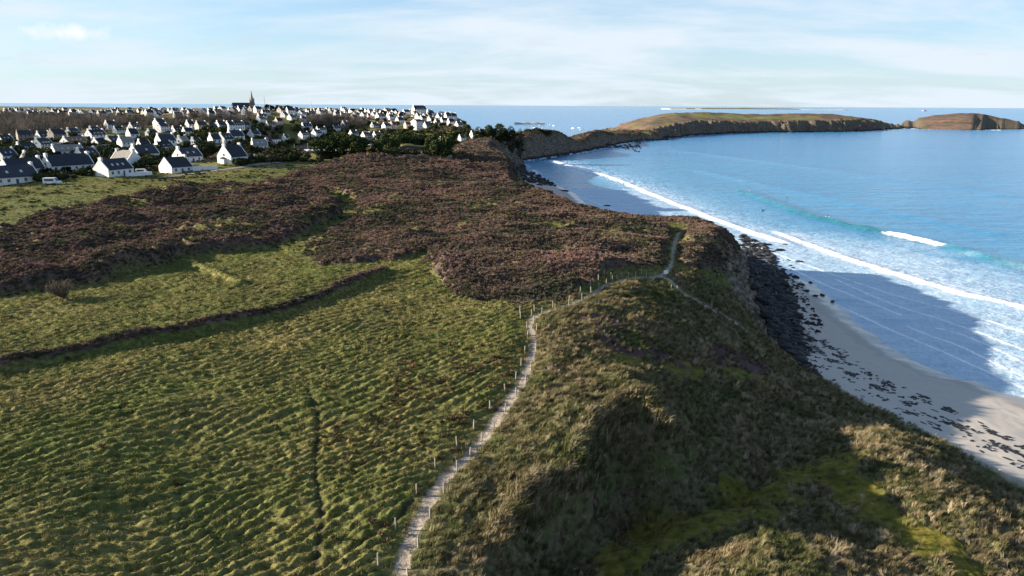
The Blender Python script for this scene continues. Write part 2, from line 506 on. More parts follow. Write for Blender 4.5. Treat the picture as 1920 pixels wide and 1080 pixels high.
HEATH = [px_path(p) for p in ([(1300, 655), (1400, 650), (1450, 690), (1440, 708), (1340, 690)], [(1090, 590), (1180, 600), (1170, 640), (1250, 660), (1300, 700), (1180, 665), (1110, 640)])]
GREEN_F = [px_path(p) for p in ([(330, 340), (470, 315), (600, 308), (610, 318), (500, 345), (420, 352)], [(905, 303), (940, 303), (1000, 315), (900, 318)], [(0, 375), (100, 360), (300, 352), (430, 356), (250, 376), (0, 430)])]
DUNE = px_path([(735, 1110), (765, 1020), (830, 895), (925, 790), (988, 690), (999, 640), (994, 602), (1060, 570), (1140, 530), (1235, 515), (1300, 512), (1350, 540), (1420, 600), (1500, 690), (1620, 755), (1760, 825), (1990, 940)])
DUNE = np.vstack([DUNE, [[70, 20], [60, -40], [-10, -40], [-9, 20]]])
ROW_DIR = math.atan2(*(BANK[25] - BANK[8])[::-1])


CREST = smooth_path(px_path([(945, 1000), (1000, 925), (1075, 885), (1090, 850), (1112, 808), (1152, 775), (1200, 755), (1225, 772), (1240, 802), (1262, 815)]))


HOL_FAR = np.vstack([CREST[-1:], px_path([(1400, 830), (1520, 860), (1480, 950), (1300, 990), (1150, 1078), (1000, 1100), (900, 1100)]), CREST[:1]])
HOLLOW = np.vstack([CREST, HOL_FAR[1:-1]])


def surface(x, y):
    """full relief and cover masks at world points"""
    z, sd, zf, w, sdi, far, sdj, sdji = base_full(x, y)
    m = {}
    near = y < 330
    wob = fbm(x / 5, y / 5, 41, 3) * 2.2
    scrub = np.zeros(x.shape); sh = np.zeros(x.shape)
    for pl, h in zip(SCRUB_W, SCRUB_H):
        s = poly_sd(x, y, pl) + wob
        k = sstep(-0.3, 1.3, s)
        scrub = np.maximum(scrub, k); sh = np.maximum(sh, h * sstep(-0.2, 2.2, s))
    fold_m = sh.copy()
    holes = sstep(.16, .42, fbm(x / 15, y / 7, 57, 3)) * sstep(128, 150, y)
    scrub = scrub * (1 - 0.85 * holes)
    d, al = line_d(x, y, BANK)
    bk = np.exp(-(d / 1.15) ** 2) * (0.85 + 0.3 * pn(al / 6, al * 0 + 3.3, 8)) * sstep(-1, 4, al)
    z = z + bk * 1.15
    bscr = np.exp(-(d / 0.95) ** 2) * sstep(75, 55, al)
    scrub = np.maximum(scrub, sstep(0.35, 0.6, bscr + wob * 0.05)); sh = np.maximum(sh, 0.55 * bscr)
    d2, al2 = line_d(x, y, BANK2)
    z = z + np.exp(-(d2 / 0.9) ** 2) * 0.9
    dcr, _ = line_d(x, y, CREST)
    hol = in_poly(x, y, HOLLOW)
    z = z + 0.9 * np.exp(-(dcr / 1.0) ** 2) - 3.8 * np.where(hol, sstep(0.2, 3.2, dcr) * np.exp(-(np.minimum(dcr, 60) / 17) ** 2) * sstep(0, 7, line_d(x, y, HOL_FAR)[0]), 0)
    dp, alp = line_d(x, y, PATH)
    db, _ = line_d(x, y, PATH_B)
    dpw = dp + pn(alp / 1.7, alp * 0, 4) * 0.22 + pn(x / 0.5, y / 0.5, 14) * 0.10
    wpath = 0.54 + 0.14 * sstep(60, 35, alp)
    path = sstep(wpath, wpath - 0.24, dpw) * (1 - 0.35 * sstep(-.1, .4, pn(x / 0.9, y / 0.9, 18)) * sstep(0.15, 0.4, np.abs(dp)))
    pathb = sstep(0.75, 0.4, db + pn(x / 0.8, y / 0.8, 15) * 0.25)
    pathm = np.maximum(path, pathb)
    cut = np.exp(-(dp / 1.7) ** 2)
    z = z - 0.34 * cut - 0.15 * np.exp(-(db / 0.9) ** 2)
    tr = np.zeros(x.shape)
    for t in TRAILS:
        dt, _ = line_d(x, y, t)
        tr = np.maximum(tr, np.exp(-((dt + pn(x / 1.5, y / 1.5, 16) * 0.25) / 0.26) ** 2))
    notpath = 1 - np.clip(np.maximum(cut, np.exp(-(db / 1.0) ** 2)) * 1.1, 0, 1)
    onland = (sdj > 0)
    dune = sstep(-1.5, 1.5, poly_sd(x, y, DUNE) + wob * 0.6) * near
    moss = np.zeros(x.shape)
    for p in MOSS:
        moss = np.maximum(moss, sstep(-0.8, 0.8, poly_sd(x, y, p) + wob * 1.5 + pn(x / 0.6, y / 0.6, 19) * 0.8))
    moss = moss * dune
    heath = np.zeros(x.shape)
    for p in HEATH:
        heath = np.maximum(heath, sstep(-0.5, 1.2, poly_sd(x, y, p) + wob * 0.7))
    green = np.zeros(x.shape)
    for p in GREEN_F:
        green = np.maximum(green, sstep(-2, 3, poly_sd(x, y, p) + wob * 1.5))
    dist = np.hypot(x, y)
    # cover of the far ground: heath and bramble in drifts, green between
    fb = fbm(x / 38, y / 60, 51, 4)
    farscrub = sstep(-0.05, 0.3, fb) * sstep(300, 360, y)
    farscrub = np.where(far, sstep(-0.6, -0.2, fb + 0.15 * np.sin(x / 60)), farscrub)
    isle_field = np.where(far, np.exp(-((y - 1405 - 0.28 * (x - 300)) / 27) ** 2) * sstep(200, 330, x) * sstep(640, 540, x) * 0.8, 0)
    farscrub = farscrub * (1 - sstep(0.3, 0.6, isle_field))
    # pen: heath on the headland beyond
    pen = sstep(560, 640, y) * sstep(-60, -20, x) * (~far)
    farscrub = np.maximum(farscrub, pen * sstep(-0.6, -0.3, fb))
    pen2 = sstep(395, 430, y) * sstep(-70, -45, x) * (~far)
    farscrub = np.maximum(farscrub, pen2 * sstep(-0.35, 0.0, fb))
    scrub = np.maximum(scrub, farscrub * (1 - green)) * notpath
    edge = near * sstep(30, 14, sd) * sstep(186, 200, y) * (0.35 + 0.65 * sstep(-.3, .1, fbm(x / 8, y / 8, 55, 3)))
    scrub = np.maximum(scrub, edge * notpath); sh = np.maximum(sh, edge * 0.5)
    # relief of the cover
    shn = fbm(x / 2.3, y / 1.5, 61, 4, 0.6)
    strk = fbm(x / 9.0, y / 3.0, 63, 3)
    z = z + np.where(y < 420, sh * (0.9 + 0.28 * shn + 0.28 * strk), 0) * notpath * onland
    z = z + np.where(y >= 250, sstep(250, 330, y) * scrub * (0.5 + 1.1 * shn), 0) * onland * np.where(far, 1.6, 1)
    grass = (1 - scrub) * (1 - dune) * (1 - pathm) * onland
    c_, s_ = math.cos(ROW_DIR), math.sin(ROW_DIR)
    al_ = x * c_ + y * s_; ac = -x * s_ + y * c_
    acw = ac + fbm(x / 15, y / 15, 71, 2) * 2.2 + fbm(x / 1.6, y / 1.6, 72, 2) * 0.16
    per = 1.12
    ph = (acw / per) % 1.0
    saw = np.where(ph < 0.34, ph / 0.34, (1 - ph) / 0.66)
    rowamp = sstep(-0.8, 0.05, fbm(al_ / 14, ac / 5, 73, 3) + 0.15)
    tus = np.abs(fbm(al_ / 1.5, ac / 0.85, 74, 3, 0.55))
    fieldn = near * grass * (1 - 0.85 * np.clip(cut * 1.3, 0, 1))
    lod = sstep(290, 150, dist)
    z = z + fieldn * lod * (saw * 0.36 * rowamp * (0.6 + 0.6 * np.clip(fbm(al_ / 1.6, ac / 0.9, 77, 2) + 0.5, 0, 1)) + (tus - 0.25) * 0.36)
    z = z - tr * 0.18 * near
    big = fbm(x / 13, y / 9, 75, 3)
    z = z + near * onland * notpath * big * np.where(dune > 0.5, 0.55, 0.4) * lod
    z = z + onland * notpath * np.clip(fold_m, 0, 1) * (y < 420) * (fbm(x / 30 + y / 70, y / 19, 76, 3) * 2.5 + fbm(x / 9, y / 6, 78, 3) * 0.55)
    # dunes: hummocks of marram
    hum = np.maximum(fbm(x / 2.6, y / 2.6, 81, 4, 0.55), -0.5)
    z = z + dune * onland * notpath * (1 - 0.8 * moss) * (hum * 0.55 + (tus - 0.25) * 0.22)
    z = z + dune * moss * onland * (fbm(x / 0.9, y / 0.9, 82, 3) * 0.10)
    # rock: the cliffs
    kk = np.where(far, np.clip(sdji, -9, 99) / 32, sdj / np.maximum(w, 1))
    cliffy = np.where(far, 1.0, np.where(y < 128, 0, np.where((y > 262) & (y < 500), 0.25, 1)))
    rock = sstep(0.72, 0.42, kk + fbm(x / 7, y / 7, 91, 3) * 0.35) * sstep(-0.9, -0.1, kk) * cliffy
    rock = rock * np.where(far | (y > 500) | (y < 262), 1, 0.5) * ((sd > -8) | (far))
    rk = np.abs(fbm(x / 3.4, y / 3.4, 92, 4, 0.6))
    z = z + rock * np.where(onland | far, (rk - 0.2) * np.where(far, 8.0, np.where(y > 500, 5.0, 2.4)), 0)
    sand = np.where((sd < 1.0) & (~far) & (y < 520), sstep(1.2, -0.6, sd + wob * 0.35), 0) * (1 - rock * (sd > -3))
    z = z + sand * (fbm(x / 6, y / 6, 93, 3) * 0.10 + pn(x / 0.7, y / 0.7, 94) * 0.012)
    m.update(grass=grass * (1 - rock), scrub=scrub * (1 - rock) * (1 - sand), dune=dune * (1 - moss) * (1 - sand), moss=moss * (1 - sand), sand=sand, rock=rock, path=pathm, heath=heath * dune, green=green, far=far * 1.0, isle=np.clip(isle_field, 0, 1), trail=tr, sd=sd, onland=onland)
    return z, m


# ------------------------------------------------------------------ mesh helpers
def mesh_np(name, verts, faces, smooth=True):
    me = bpy.data.meshes.new(name)
    verts = np.ascontiguousarray(verts, np.float32); faces = np.ascontiguousarray(faces, np.int32)
    k = faces.shape[1]
    me.vertices.add(len(verts)); me.vertices.foreach_set('co', verts.ravel())
    me.loops.add(faces.size); me.loops.foreach_set('vertex_index', faces.ravel())
    me.polygons.add(len(faces))
    me.polygons.foreach_set('loop_start', np.arange(0, faces.size, k, dtype=np.int32))
    me.polygons.foreach_set('use_smooth', np.full(len(faces), smooth))
    me.update(calc_edges=True)
    return me


def col_attr(me, name, rgba):
    a = me.color_attributes.new(name, 'FLOAT_COLOR', 'POINT')
    a.data.foreach_set('color', np.ascontiguousarray(rgba, np.float32).ravel())


def grid_faces(nr, nc, wrap=False):
    i = np.arange(nr * nc).reshape(nr, nc)
    a = i[:-1, :-1]; b = i[:-1, 1:]; c = i[1:, 1:]; d = i[1:, :-1]
    return np.stack([a, b, c, d], -1).reshape(-1, 4)


def link(name, me, mat=None, parent=None, label=None, cat=None, group=None, kind=None):
    o = bpy.data.objects.new(name, me)
    COL.objects.link(o)
    if mat is not None:
        me.materials.clear(); me.materials.append(mat)
    if parent is not None:
        o.parent = parent
    tag(o, label, cat, group, kind)
    return o


def tag(o, label=None, cat=None, group=None, kind=None):
    for k, v in (('label', label), ('category', cat), ('group', group), ('kind', kind)):
        if v:
            o[k] = v


def geo_rows(segs):
    out_ = [segs[0][0]]
    for (a, b, k) in segs:
        r = a
        while r < b:
            r *= 1 + k
            out_.append(min(r, b))
    return np.array(out_)


# ------------------------------------------------------------------ terrain
az = np.concatenate([np.linspace(-100, -42, 30)[:-1], np.linspace(-42, 42, 750), np.linspace(42, 100, 30)[1:]])
rr_ = geo_rows([(26, 150, 0.0026), (150, 420, 0.0044), (420, 1000, 0.0068), (1000, 1800, 0.0036), (1800, 3600, 0.08)])
AZ, RR = np.meshgrid(np.radians(az), rr_)
TX = np.sin(AZ) * RR; TY = np.cos(AZ) * RR
TZ, TM = threaded(surface, TX, TY)
keep = TZ > -2.2
F = grid_faces(*TX.shape)
F = F[keep.ravel()[F].any(1)]
used = np.zeros(TX.size, bool); used[F.ravel()] = True
remap = np.cumsum(used) - 1
F = remap[F][:, ::-1]
me = mesh_np('ground', np.stack([TX.ravel(), TY.ravel(), TZ.ravel()], 1)[used], F)


def pack(*names):
    return np.stack([TM[n].ravel()[used] if n else np.ones(used.sum()) for n in names], 1)


col_attr(me, 'coverA', pack('scrub', 'dune', 'moss', 'sand'))
col_attr(me, 'coverB', pack('rock', 'path', 'heath', 'green'))
col_attr(me, 'coverC', pack('far', 'isle', 'trail', None))


def new_mat(name):
    m = bpy.data.materials.new(name)
    return m, nodes_of(m)


def finish(nt, bsdf):
    N(nt, 'ShaderNodeOutputMaterial', {0: bsdf.outputs[0]})


def ground_material():
    m, nt = new_mat('ground')
    A = N(nt, 'ShaderNodeAttribute', attribute_name='coverA'); B = N(nt, 'ShaderNodeAttribute', attribute_name='coverB'); C = N(nt, 'ShaderNodeAttribute', attribute_name='coverC')
    sa = N(nt, 'ShaderNodeSeparateColor', {0: A.outputs[0]}); sb = N(nt, 'ShaderNodeSeparateColor', {0: B.outputs[0]}); sc = N(nt, 'ShaderNodeSeparateColor', {0: C.outputs[0]})
    scrub, dune, moss = sa.outputs[0], sa.outputs[1], sa.outputs[2]
    sand = A.outputs['Alpha']
    rock, path, heath = sb.outputs[0], sb.outputs[1], sb.outputs[2]
    green = B.outputs['Alpha']
    geo = N(nt, 'ShaderNodeNewGeometry')
    pos = geo.outputs['Position']
    spz = N(nt, 'ShaderNodeSeparateXYZ', {0: pos})

    def noise(scale, detail=4.0, rough=0.55, sc3=(1, 1, 1)):
        mp_ = N(nt, 'ShaderNodeMapping', {'Vector': pos, 'Scale': sc3})
        return N(nt, 'ShaderNodeTexNoise', {'Vector': mp_.outputs[0], 'Scale': scale, 'Detail': detail, 'Roughness': rough}).outputs[0]
    nb = noise(0.06, 5.0); nf = noise(1.7, 5.0, 0.65); nm = noise(0.35, 4.0)
    g = ramp(nt, nf, [(0.30, (0.045, 0.052, 0.018)), (0.52, (0.125, 0.128, 0.042)), (0.75, (0.24, 0.22, 0.095))])
    g2 = ramp(nt, nb, [(0.35, (0.72, 0.84, 0.62)), (0.5, (0.95, 0.93, 0.85)), (0.65, (1.3, 1.08, 1.1))])
    g = mixc(nt, 1.0, g, g2, 'MULTIPLY')
    g = mixc(nt, math_(nt, 'MULTIPLY', green, 0.7), g, mixc(nt, nf, (0.06, 0.085, 0.022), (0.155, 0.165, 0.055)))
    s = ramp(nt, nf, [(0.30, (0.030, 0.023, 0.021)), (0.55, (0.085, 0.063, 0.056)), (0.78, (0.15, 0.112, 0.096))])
    s2 = ramp(nt, noise(0.10, 5.0, 0.6), [(0.32, (0.6, 0.75, 0.5)), (0.46, (1.1, 1.1, 1.15)), (0.62, (1.6, 1.35, 1.25))])
    s = mixc(nt, 1.0, s, s2, 'MULTIPLY')
    d = ramp(nt, nf, [(0.30, (0.05, 0.045, 0.025)), (0.55, (0.12, 0.10, 0.055)), (0.75, (0.23, 0.185, 0.105))])
    d = mixc(nt, ramp(nt, nm, [(0.45, (0, 0, 0)), (0.62, (0.7, 0.7, 0.7))]), d, mixc(nt, nf, (0.035, 0.055, 0.015), (0.11, 0.13, 0.035)))
    mo = ramp(nt, noise(0.9, 5.0, 0.6), [(0.3, (0.035, 0.045, 0.010)), (0.5, (0.11, 0.10, 0.016)), (0.66, (0.17, 0.135, 0.035)), (0.78, (0.33, 0.30, 0.25))])
    he = mixc(nt, nf, (0.05, 0.028, 0.032), (0.13, 0.075, 0.075))
    pa = ramp(nt, noise(4.0, 6.0, 0.75), [(0.3, (0.14, 0.115, 0.085)), (0.5, (0.31, 0.26, 0.205)), (0.72, (0.45, 0.385, 0.31))])
    hgt = spz.outputs[2]
    wet = math_(nt, 'SUBTRACT', 1.0, math_(nt, 'DIVIDE', math_(nt, 'SUBTRACT', math_(nt, 'ADD', hgt, math_(nt, 'MULTIPLY', nm, 0.5)), 0.55), 0.45, clamp=True))
    sn = mixc(nt, noise(0.5, 6.0, 0.6), (0.41, 0.37, 0.315), (0.50, 0.455, 0.395))
    sn = mixc(nt, wet, sn, (0.21, 0.185, 0.155))
    # rock: pale lichened top, black below the tide line
    nr = noise(0.45, 7.0, 0.65, (1, 1, 2.2))
    ro = ramp(nt, nr, [(0.30, (0.018, 0.016, 0.014)), (0.48, (0.095, 0.076, 0.058)), (0.66, (0.27, 0.215, 0.16))])
    tide = math_(nt, 'SUBTRACT', 1.0, math_(nt, 'DIVIDE', math_(nt, 'SUBTRACT', math_(nt, 'ADD', hgt, math_(nt, 'MULTIPLY', nr, 2.5)), 2.0), 2.2, clamp=True))
    ro = mixc(nt, tide, ro, (0.018, 0.017, 0.016))
    # far slopes: bracken red on the headland and the island
    fs = ramp(nt, noise(0.045, 6.0, 0.65, (1, 0.6, 1)), [(0.36, (0.055, 0.055, 0.03)), (0.48, (0.125, 0.09, 0.068)), (0.60, (0.20, 0.115, 0.08)), (0.7, (0.26, 0.20, 0.12))])
    far_ = math_(nt, 'MULTIPLY', math_(nt, 'DIVIDE', math_(nt, 'SUBTRACT', spz.outputs[1], 520.0), 120.0, clamp=True), 0.75)
    s = mixc(nt, far_, s, fs)
    c = mixc(nt, scrub, g, s)
    c = mixc(nt, dune, c, d); c = mixc(nt, moss, c, mo); c = mixc(nt, heath, c, he)
    c = mixc(nt, sc.outputs[1], c, (0.15, 0.155, 0.05))
    c = mixc(nt, math_(nt, 'MULTIPLY', sc.outputs[2], 0.8), c, (0.03, 0.028, 0.018))
    c = mixc(nt, sand, c, sn); c = mixc(nt, rock, c, ro); c = mixc(nt, path, c, pa)
    rough = math_(nt, 'SUBTRACT', 0.95, math_(nt, 'MULTIPLY', math_(nt, 'MULTIPLY', wet, sand), 0.72))
    bmp = N(nt, 'ShaderNodeBump', {'Strength': math_(nt, 'SUBTRACT', 0.75, math_(nt, 'MULTIPLY', sand, 0.7)), 'Distance': 0.25, 'Height': nf})
    b = N(nt, 'ShaderNodeBsdfPrincipled', {'Base Color': c, 'Roughness': rough, 'Normal': bmp.outputs[0], 'Specular IOR Level': math_(nt, 'ADD', 0.08, math_(nt, 'MULTIPLY', math_(nt, 'MULTIPLY', wet, sand), 0.5))})
    finish(nt, b)
    return m


GROUND = link('ground', me, ground_material(), kind='structure')

# ------------------------------------------------------------------ sea
WAVES = [  # breaker lines in the photograph, height, half width, foam strength
    ([(1030, 300), (1080, 315), (1150, 335), (1230, 368), (1330, 408), (1420, 440), (1500, 463)], 0.75, 1.5, 1.0),
    ([(1440, 430), (1510, 457), (1590, 485), (1700, 520), (1800, 549), (1920, 577), (2050, 612)], 0.6, 1.25, 1.0),
    ([(1380, 355), (1480, 392), (1580, 420), (1650, 435), (1760, 459), (1850, 484), (1920, 502), (2060, 540)], 1.35, 2.6, 0.0),
    ([(1300, 318), (1500, 362), (1700, 405), (1920, 447)], 0.55, 5.0, 0.0),
    ([(1250, 280), (1500, 312), (1700, 340), (1920, 372)], 0.5, 6.0, 0.0),
]
WV = [(smooth_path(np.stack(at_z([p[0] for p in w[0]], [p[1] for p in w[0]], 0.0), 1), 5), w[1], w[2], w[3]) for w in WAVES]
SWASH = [smooth_path(np.stack(at_z([p[0] for p in s], [p[1] for p in s], 0.1), 1), 5) for s in (
    [(1560, 520), (1670, 568), (1780, 603), (1920, 655), (2050, 700)], [(1690, 605), (1735, 625), (1800, 648), (1920, 706), (2050, 760)], [(1700, 606), (1790, 622), (1870, 655), (1920, 680)],
    [(1000, 318), (1030, 345), (1080, 365), (1150, 392)], [(1420, 462), (1500, 492), (1580, 520), (1690, 556), (1800, 585), (1920, 622), (2050, 660)], [(1480, 500), (1540, 530), (1620, 562), (1690, 590)], [(1540, 560), (1600, 585), (1680, 622), (1760, 655), (1860, 700), (1960, 745)])]


def sea_surface(x, y):
    z = np.zeros(x.shape); foam = np.zeros(x.shape); teal = np.zeros(x.shape)
    dist = np.hypot(x, y)
    lod = sstep(900, 250, dist)
    z += 0.10 * lod * fbm(x / 7, y / 5, 101, 3)
    n1 = fbm(x / 2.6, y / 2.6, 102, 4, 0.65); n2 = fbm(x / 11, y / 11, 103, 3)
    cell = 1 - np.abs(fbm(x / 1.9, y / 1.9, 104, 4, 0.6)) * 2.4          # lacy foam
    for P, h, hw, fs in WV:
        d, side, al = seg_dist(x, y, P)
        tot = np.sum(np.hypot(*np.diff(P, axis=0).T))
        env = sstep(0, 12, al) * sstep(tot, tot - 12, al)
        sgn = d * side          # positive on the seaward side
        sgn = sgn + n2 * 0.8
        prof = np.where(sgn > 0, np.exp(-(sgn / (hw * 2.2)) ** 2), np.exp(-(sgn / (hw * 0.75)) ** 2))
        z += h * env * prof * (0.8 + 0.3 * pn(al / 9, al * 0, 105))
        if fs:
            wv = hw * (0.7 + 0.9 * np.clip(pn(al / 7, al * 0 + .5, 106) + .5, 0, 1))
            core = sstep(wv * 1.3, wv * 0.35, np.abs(sgn + 0.3 + n1 * 2.2 + n2 * 1.2)) * env
            trail_ = np.where(sgn > 0, np.exp(-np.maximum(sgn, 0) / 13), np.exp(np.minimum(sgn, 0) / 5.0)) * sstep(0.15, 0.9, cell + 0.25 * n2 + 0.5 * np.exp(-np.abs(sgn) / 4)) * env
            foam = np.maximum(foam, np.maximum(core, trail_ * 0.85))
        else:
            teal = np.maximum(teal, env * np.exp(-((sgn + hw * 0.5) / hw) ** 2) * (h > 1))
    # the lip of the outer wave is breaking over a short length
    lip, side, al = seg_dist(x, y, WV[2][0])
    ul, vl = project(x, y, z)
    L0 = at_z(1648, 434, 0.8); L1 = at_z(1762, 459, 0.8)
    mid = np.hypot(x - (L0[0] + L1[0]) / 2, y - (L0[1] + L1[1]) / 2); half = math.hypot(L0[0] - L1[0], L0[1] - L1[1]) / 2
    s_ = lip * side
    foam = np.maximum(foam, sstep(half, half * 0.8, mid + n1 * 4) * sstep(2.4, 0.5, np.abs(s_ + 1.2 + n1 * 2.0)))
    # spent foam between the breakers and the sand
    shore, sd_side, _ = seg_dist(x, y, np.array([(c[0], c[1]) for c in COAST[:23]]))
    inshore = sstep(100, 60, shore + n2 * 14) * (y < 420)
    lace = sstep(0.30, 0.85, cell + 0.35 * n2)
    foam = np.maximum(foam, inshore * lace * 0.52)
    foam = np.maximum(foam, inshore * 0.3)
    for P in SWASH:
        d, side, al = seg_dist(x, y, P)
        foam = np.maximum(foam, sstep(0.55, 0.15, np.abs(d + n1 * 0.25)) * sstep(0, 3, al))
        foam = np.maximum(foam, sstep(1.1, 0.3, np.abs(d * 0.5 - 0.3 + n1 * 0.5)) * 0.35)
    # white water along the rocks
    bz = base_full(x, y)
    rim = np.where((y > 480) | bz[5], sstep(-9, -1, np.maximum(np.where(y > 480, bz[1], -99), bz[4]) + n1 * 5), 0)
    foam = np.maximum(foam, rim * sstep(0.25, 0.8, cell + n2 * 0.6))
    shallow = np.exp(-np.maximum(shore - 20, 0) / 160) * (y < 700)
    return z, np.clip(foam, 0, 1), teal, shallow


az = np.concatenate([np.linspace(-180, -8, 60)[:-1], np.linspace(-8, 42, 440), np.linspace(42, 180, 50)[1:]])
rr_ = geo_rows([(60, 420, 0.0042), (420, 1800, 0.011), (1800, 90000, 0.09)])
AZ, RR = np.meshgrid(np.radians(az), rr_)
SX = np.sin(AZ) * RR; SY = np.cos(AZ) * RR
SZ, SF, ST, SS = threaded(sea_surface, SX, SY)
me = mesh_np('sea', np.stack([SX.ravel(), SY.ravel(), SZ.ravel()], 1), grid_faces(*SX.shape)[:, ::-1])
col_attr(me, 'water', np.stack([SF.ravel(), ST.ravel(), SS.ravel(), np.ones(SF.size)], 1))


def sea_material():
    m, nt = new_mat('sea')
    A = N(nt, 'ShaderNodeAttribute', attribute_name='water')
    s = N(nt, 'ShaderNodeSeparateColor', {0: A.outputs[0]})
    geo = N(nt, 'ShaderNodeNewGeometry')
    pos = geo.outputs['Position']
    deep = mixc(nt, s.outputs[2], (0.02, 0.17, 0.37), (0.045, 0.235, 0.38))
    deep = mixc(nt, s.outputs[1], deep, (0.012, 0.12, 0.16))  # teal wave face, painted darker where it would reflect less sky

    def noise(scale, sc3, detail=3.0, rough=0.6):
        mp_ = N(nt, 'ShaderNodeMapping', {'Vector': pos, 'Scale': sc3, 'Rotation': (0, 0, R(-25))})
        return N(nt, 'ShaderNodeTexNoise', {'Vector': mp_.outputs[0], 'Scale': scale, 'Detail': detail, 'Roughness': rough}).outputs[0]
    h = math_(nt, 'ADD', math_(nt, 'MULTIPLY', noise(0.30, (1, 1.6, 1), 4.0), 1.0), math_(nt, 'MULTIPLY', noise(0.04, (1, 2.2, 1), 2.0), 2.5))
    bmp = N(nt, 'ShaderNodeBump', {'Strength': 0.55, 'Distance': 1.2, 'Height': h})
    band = noise(0.006, (0.6, 2.4, 1), 4.0)
    deep = mixc(nt, ramp(nt, band, [(0.4, (0, 0, 0)), (0.62, (0.35, 0.35, 0.35))]), deep, (0.035, 0.24, 0.43))
    ff = noise(1.3, (1, 1, 1), 5.0, 0.7)
    foam = math_(nt, 'MULTIPLY', s.outputs[0], math_(nt, 'ADD', 0.62, math_(nt, 'MULTIPLY', ff, 0.75)), clamp=True)
    c = mixc(nt, foam, deep, (0.82, 0.83, 0.84))
    b = N(nt, 'ShaderNodeBsdfPrincipled', {'Base Color': c, 'Roughness': math_(nt, 'ADD', 0.16, math_(nt, 'MULTIPLY', foam, 0.7)), 'IOR': 1.33, 'Normal': bmp.outputs[0]})
    finish(nt, b)
    return m


SEA = link('sea', me, sea_material(), kind='structure')

# ------------------------------------------------------------------ simple materials
def plain(name, c1, c2=None, scale=1.0, rough=0.85, spec=0.2, streak=False, rnd=0.0, bump=0.0, metal=0.0):
    m, nt = new_mat(name)
    geo = N(nt, 'ShaderNodeNewGeometry')
    mp_ = N(nt, 'ShaderNodeMapping', {'Vector': geo.outputs['Position'], 'Scale': (1, 1, 0.25) if streak else (1, 1, 1)})
    nz = N(nt, 'ShaderNodeTexNoise', {'Vector': mp_.outputs[0], 'Scale': scale, 'Detail': 4.0, 'Roughness': 0.6}).outputs[0]
    col = mixc(nt, ramp(nt, nz, [(0.32, (0, 0, 0)), (0.68, (1, 1, 1))]), c1, c2 or c1)
    if rnd:
        oi = N(nt, 'ShaderNodeObjectInfo')
        hs = N(nt, 'ShaderNodeHueSaturation', {'Color': col, 'Value': math_(nt, 'ADD', 1.0 - rnd / 2, math_(nt, 'MULTIPLY', oi.outputs['Random'], rnd))})
        col = hs.outputs[0]
    ins = {'Base Color': col, 'Roughness': rough, 'Specular IOR Level': spec, 'Metallic': metal}
    if bump:
        ins['Normal'] = N(nt, 'ShaderNodeBump', {'Strength': bump, 'Distance': 0.1, 'Height': nz}).outputs[0]
    finish(nt, N(nt, 'ShaderNodeBsdfPrincipled', ins))
    return m


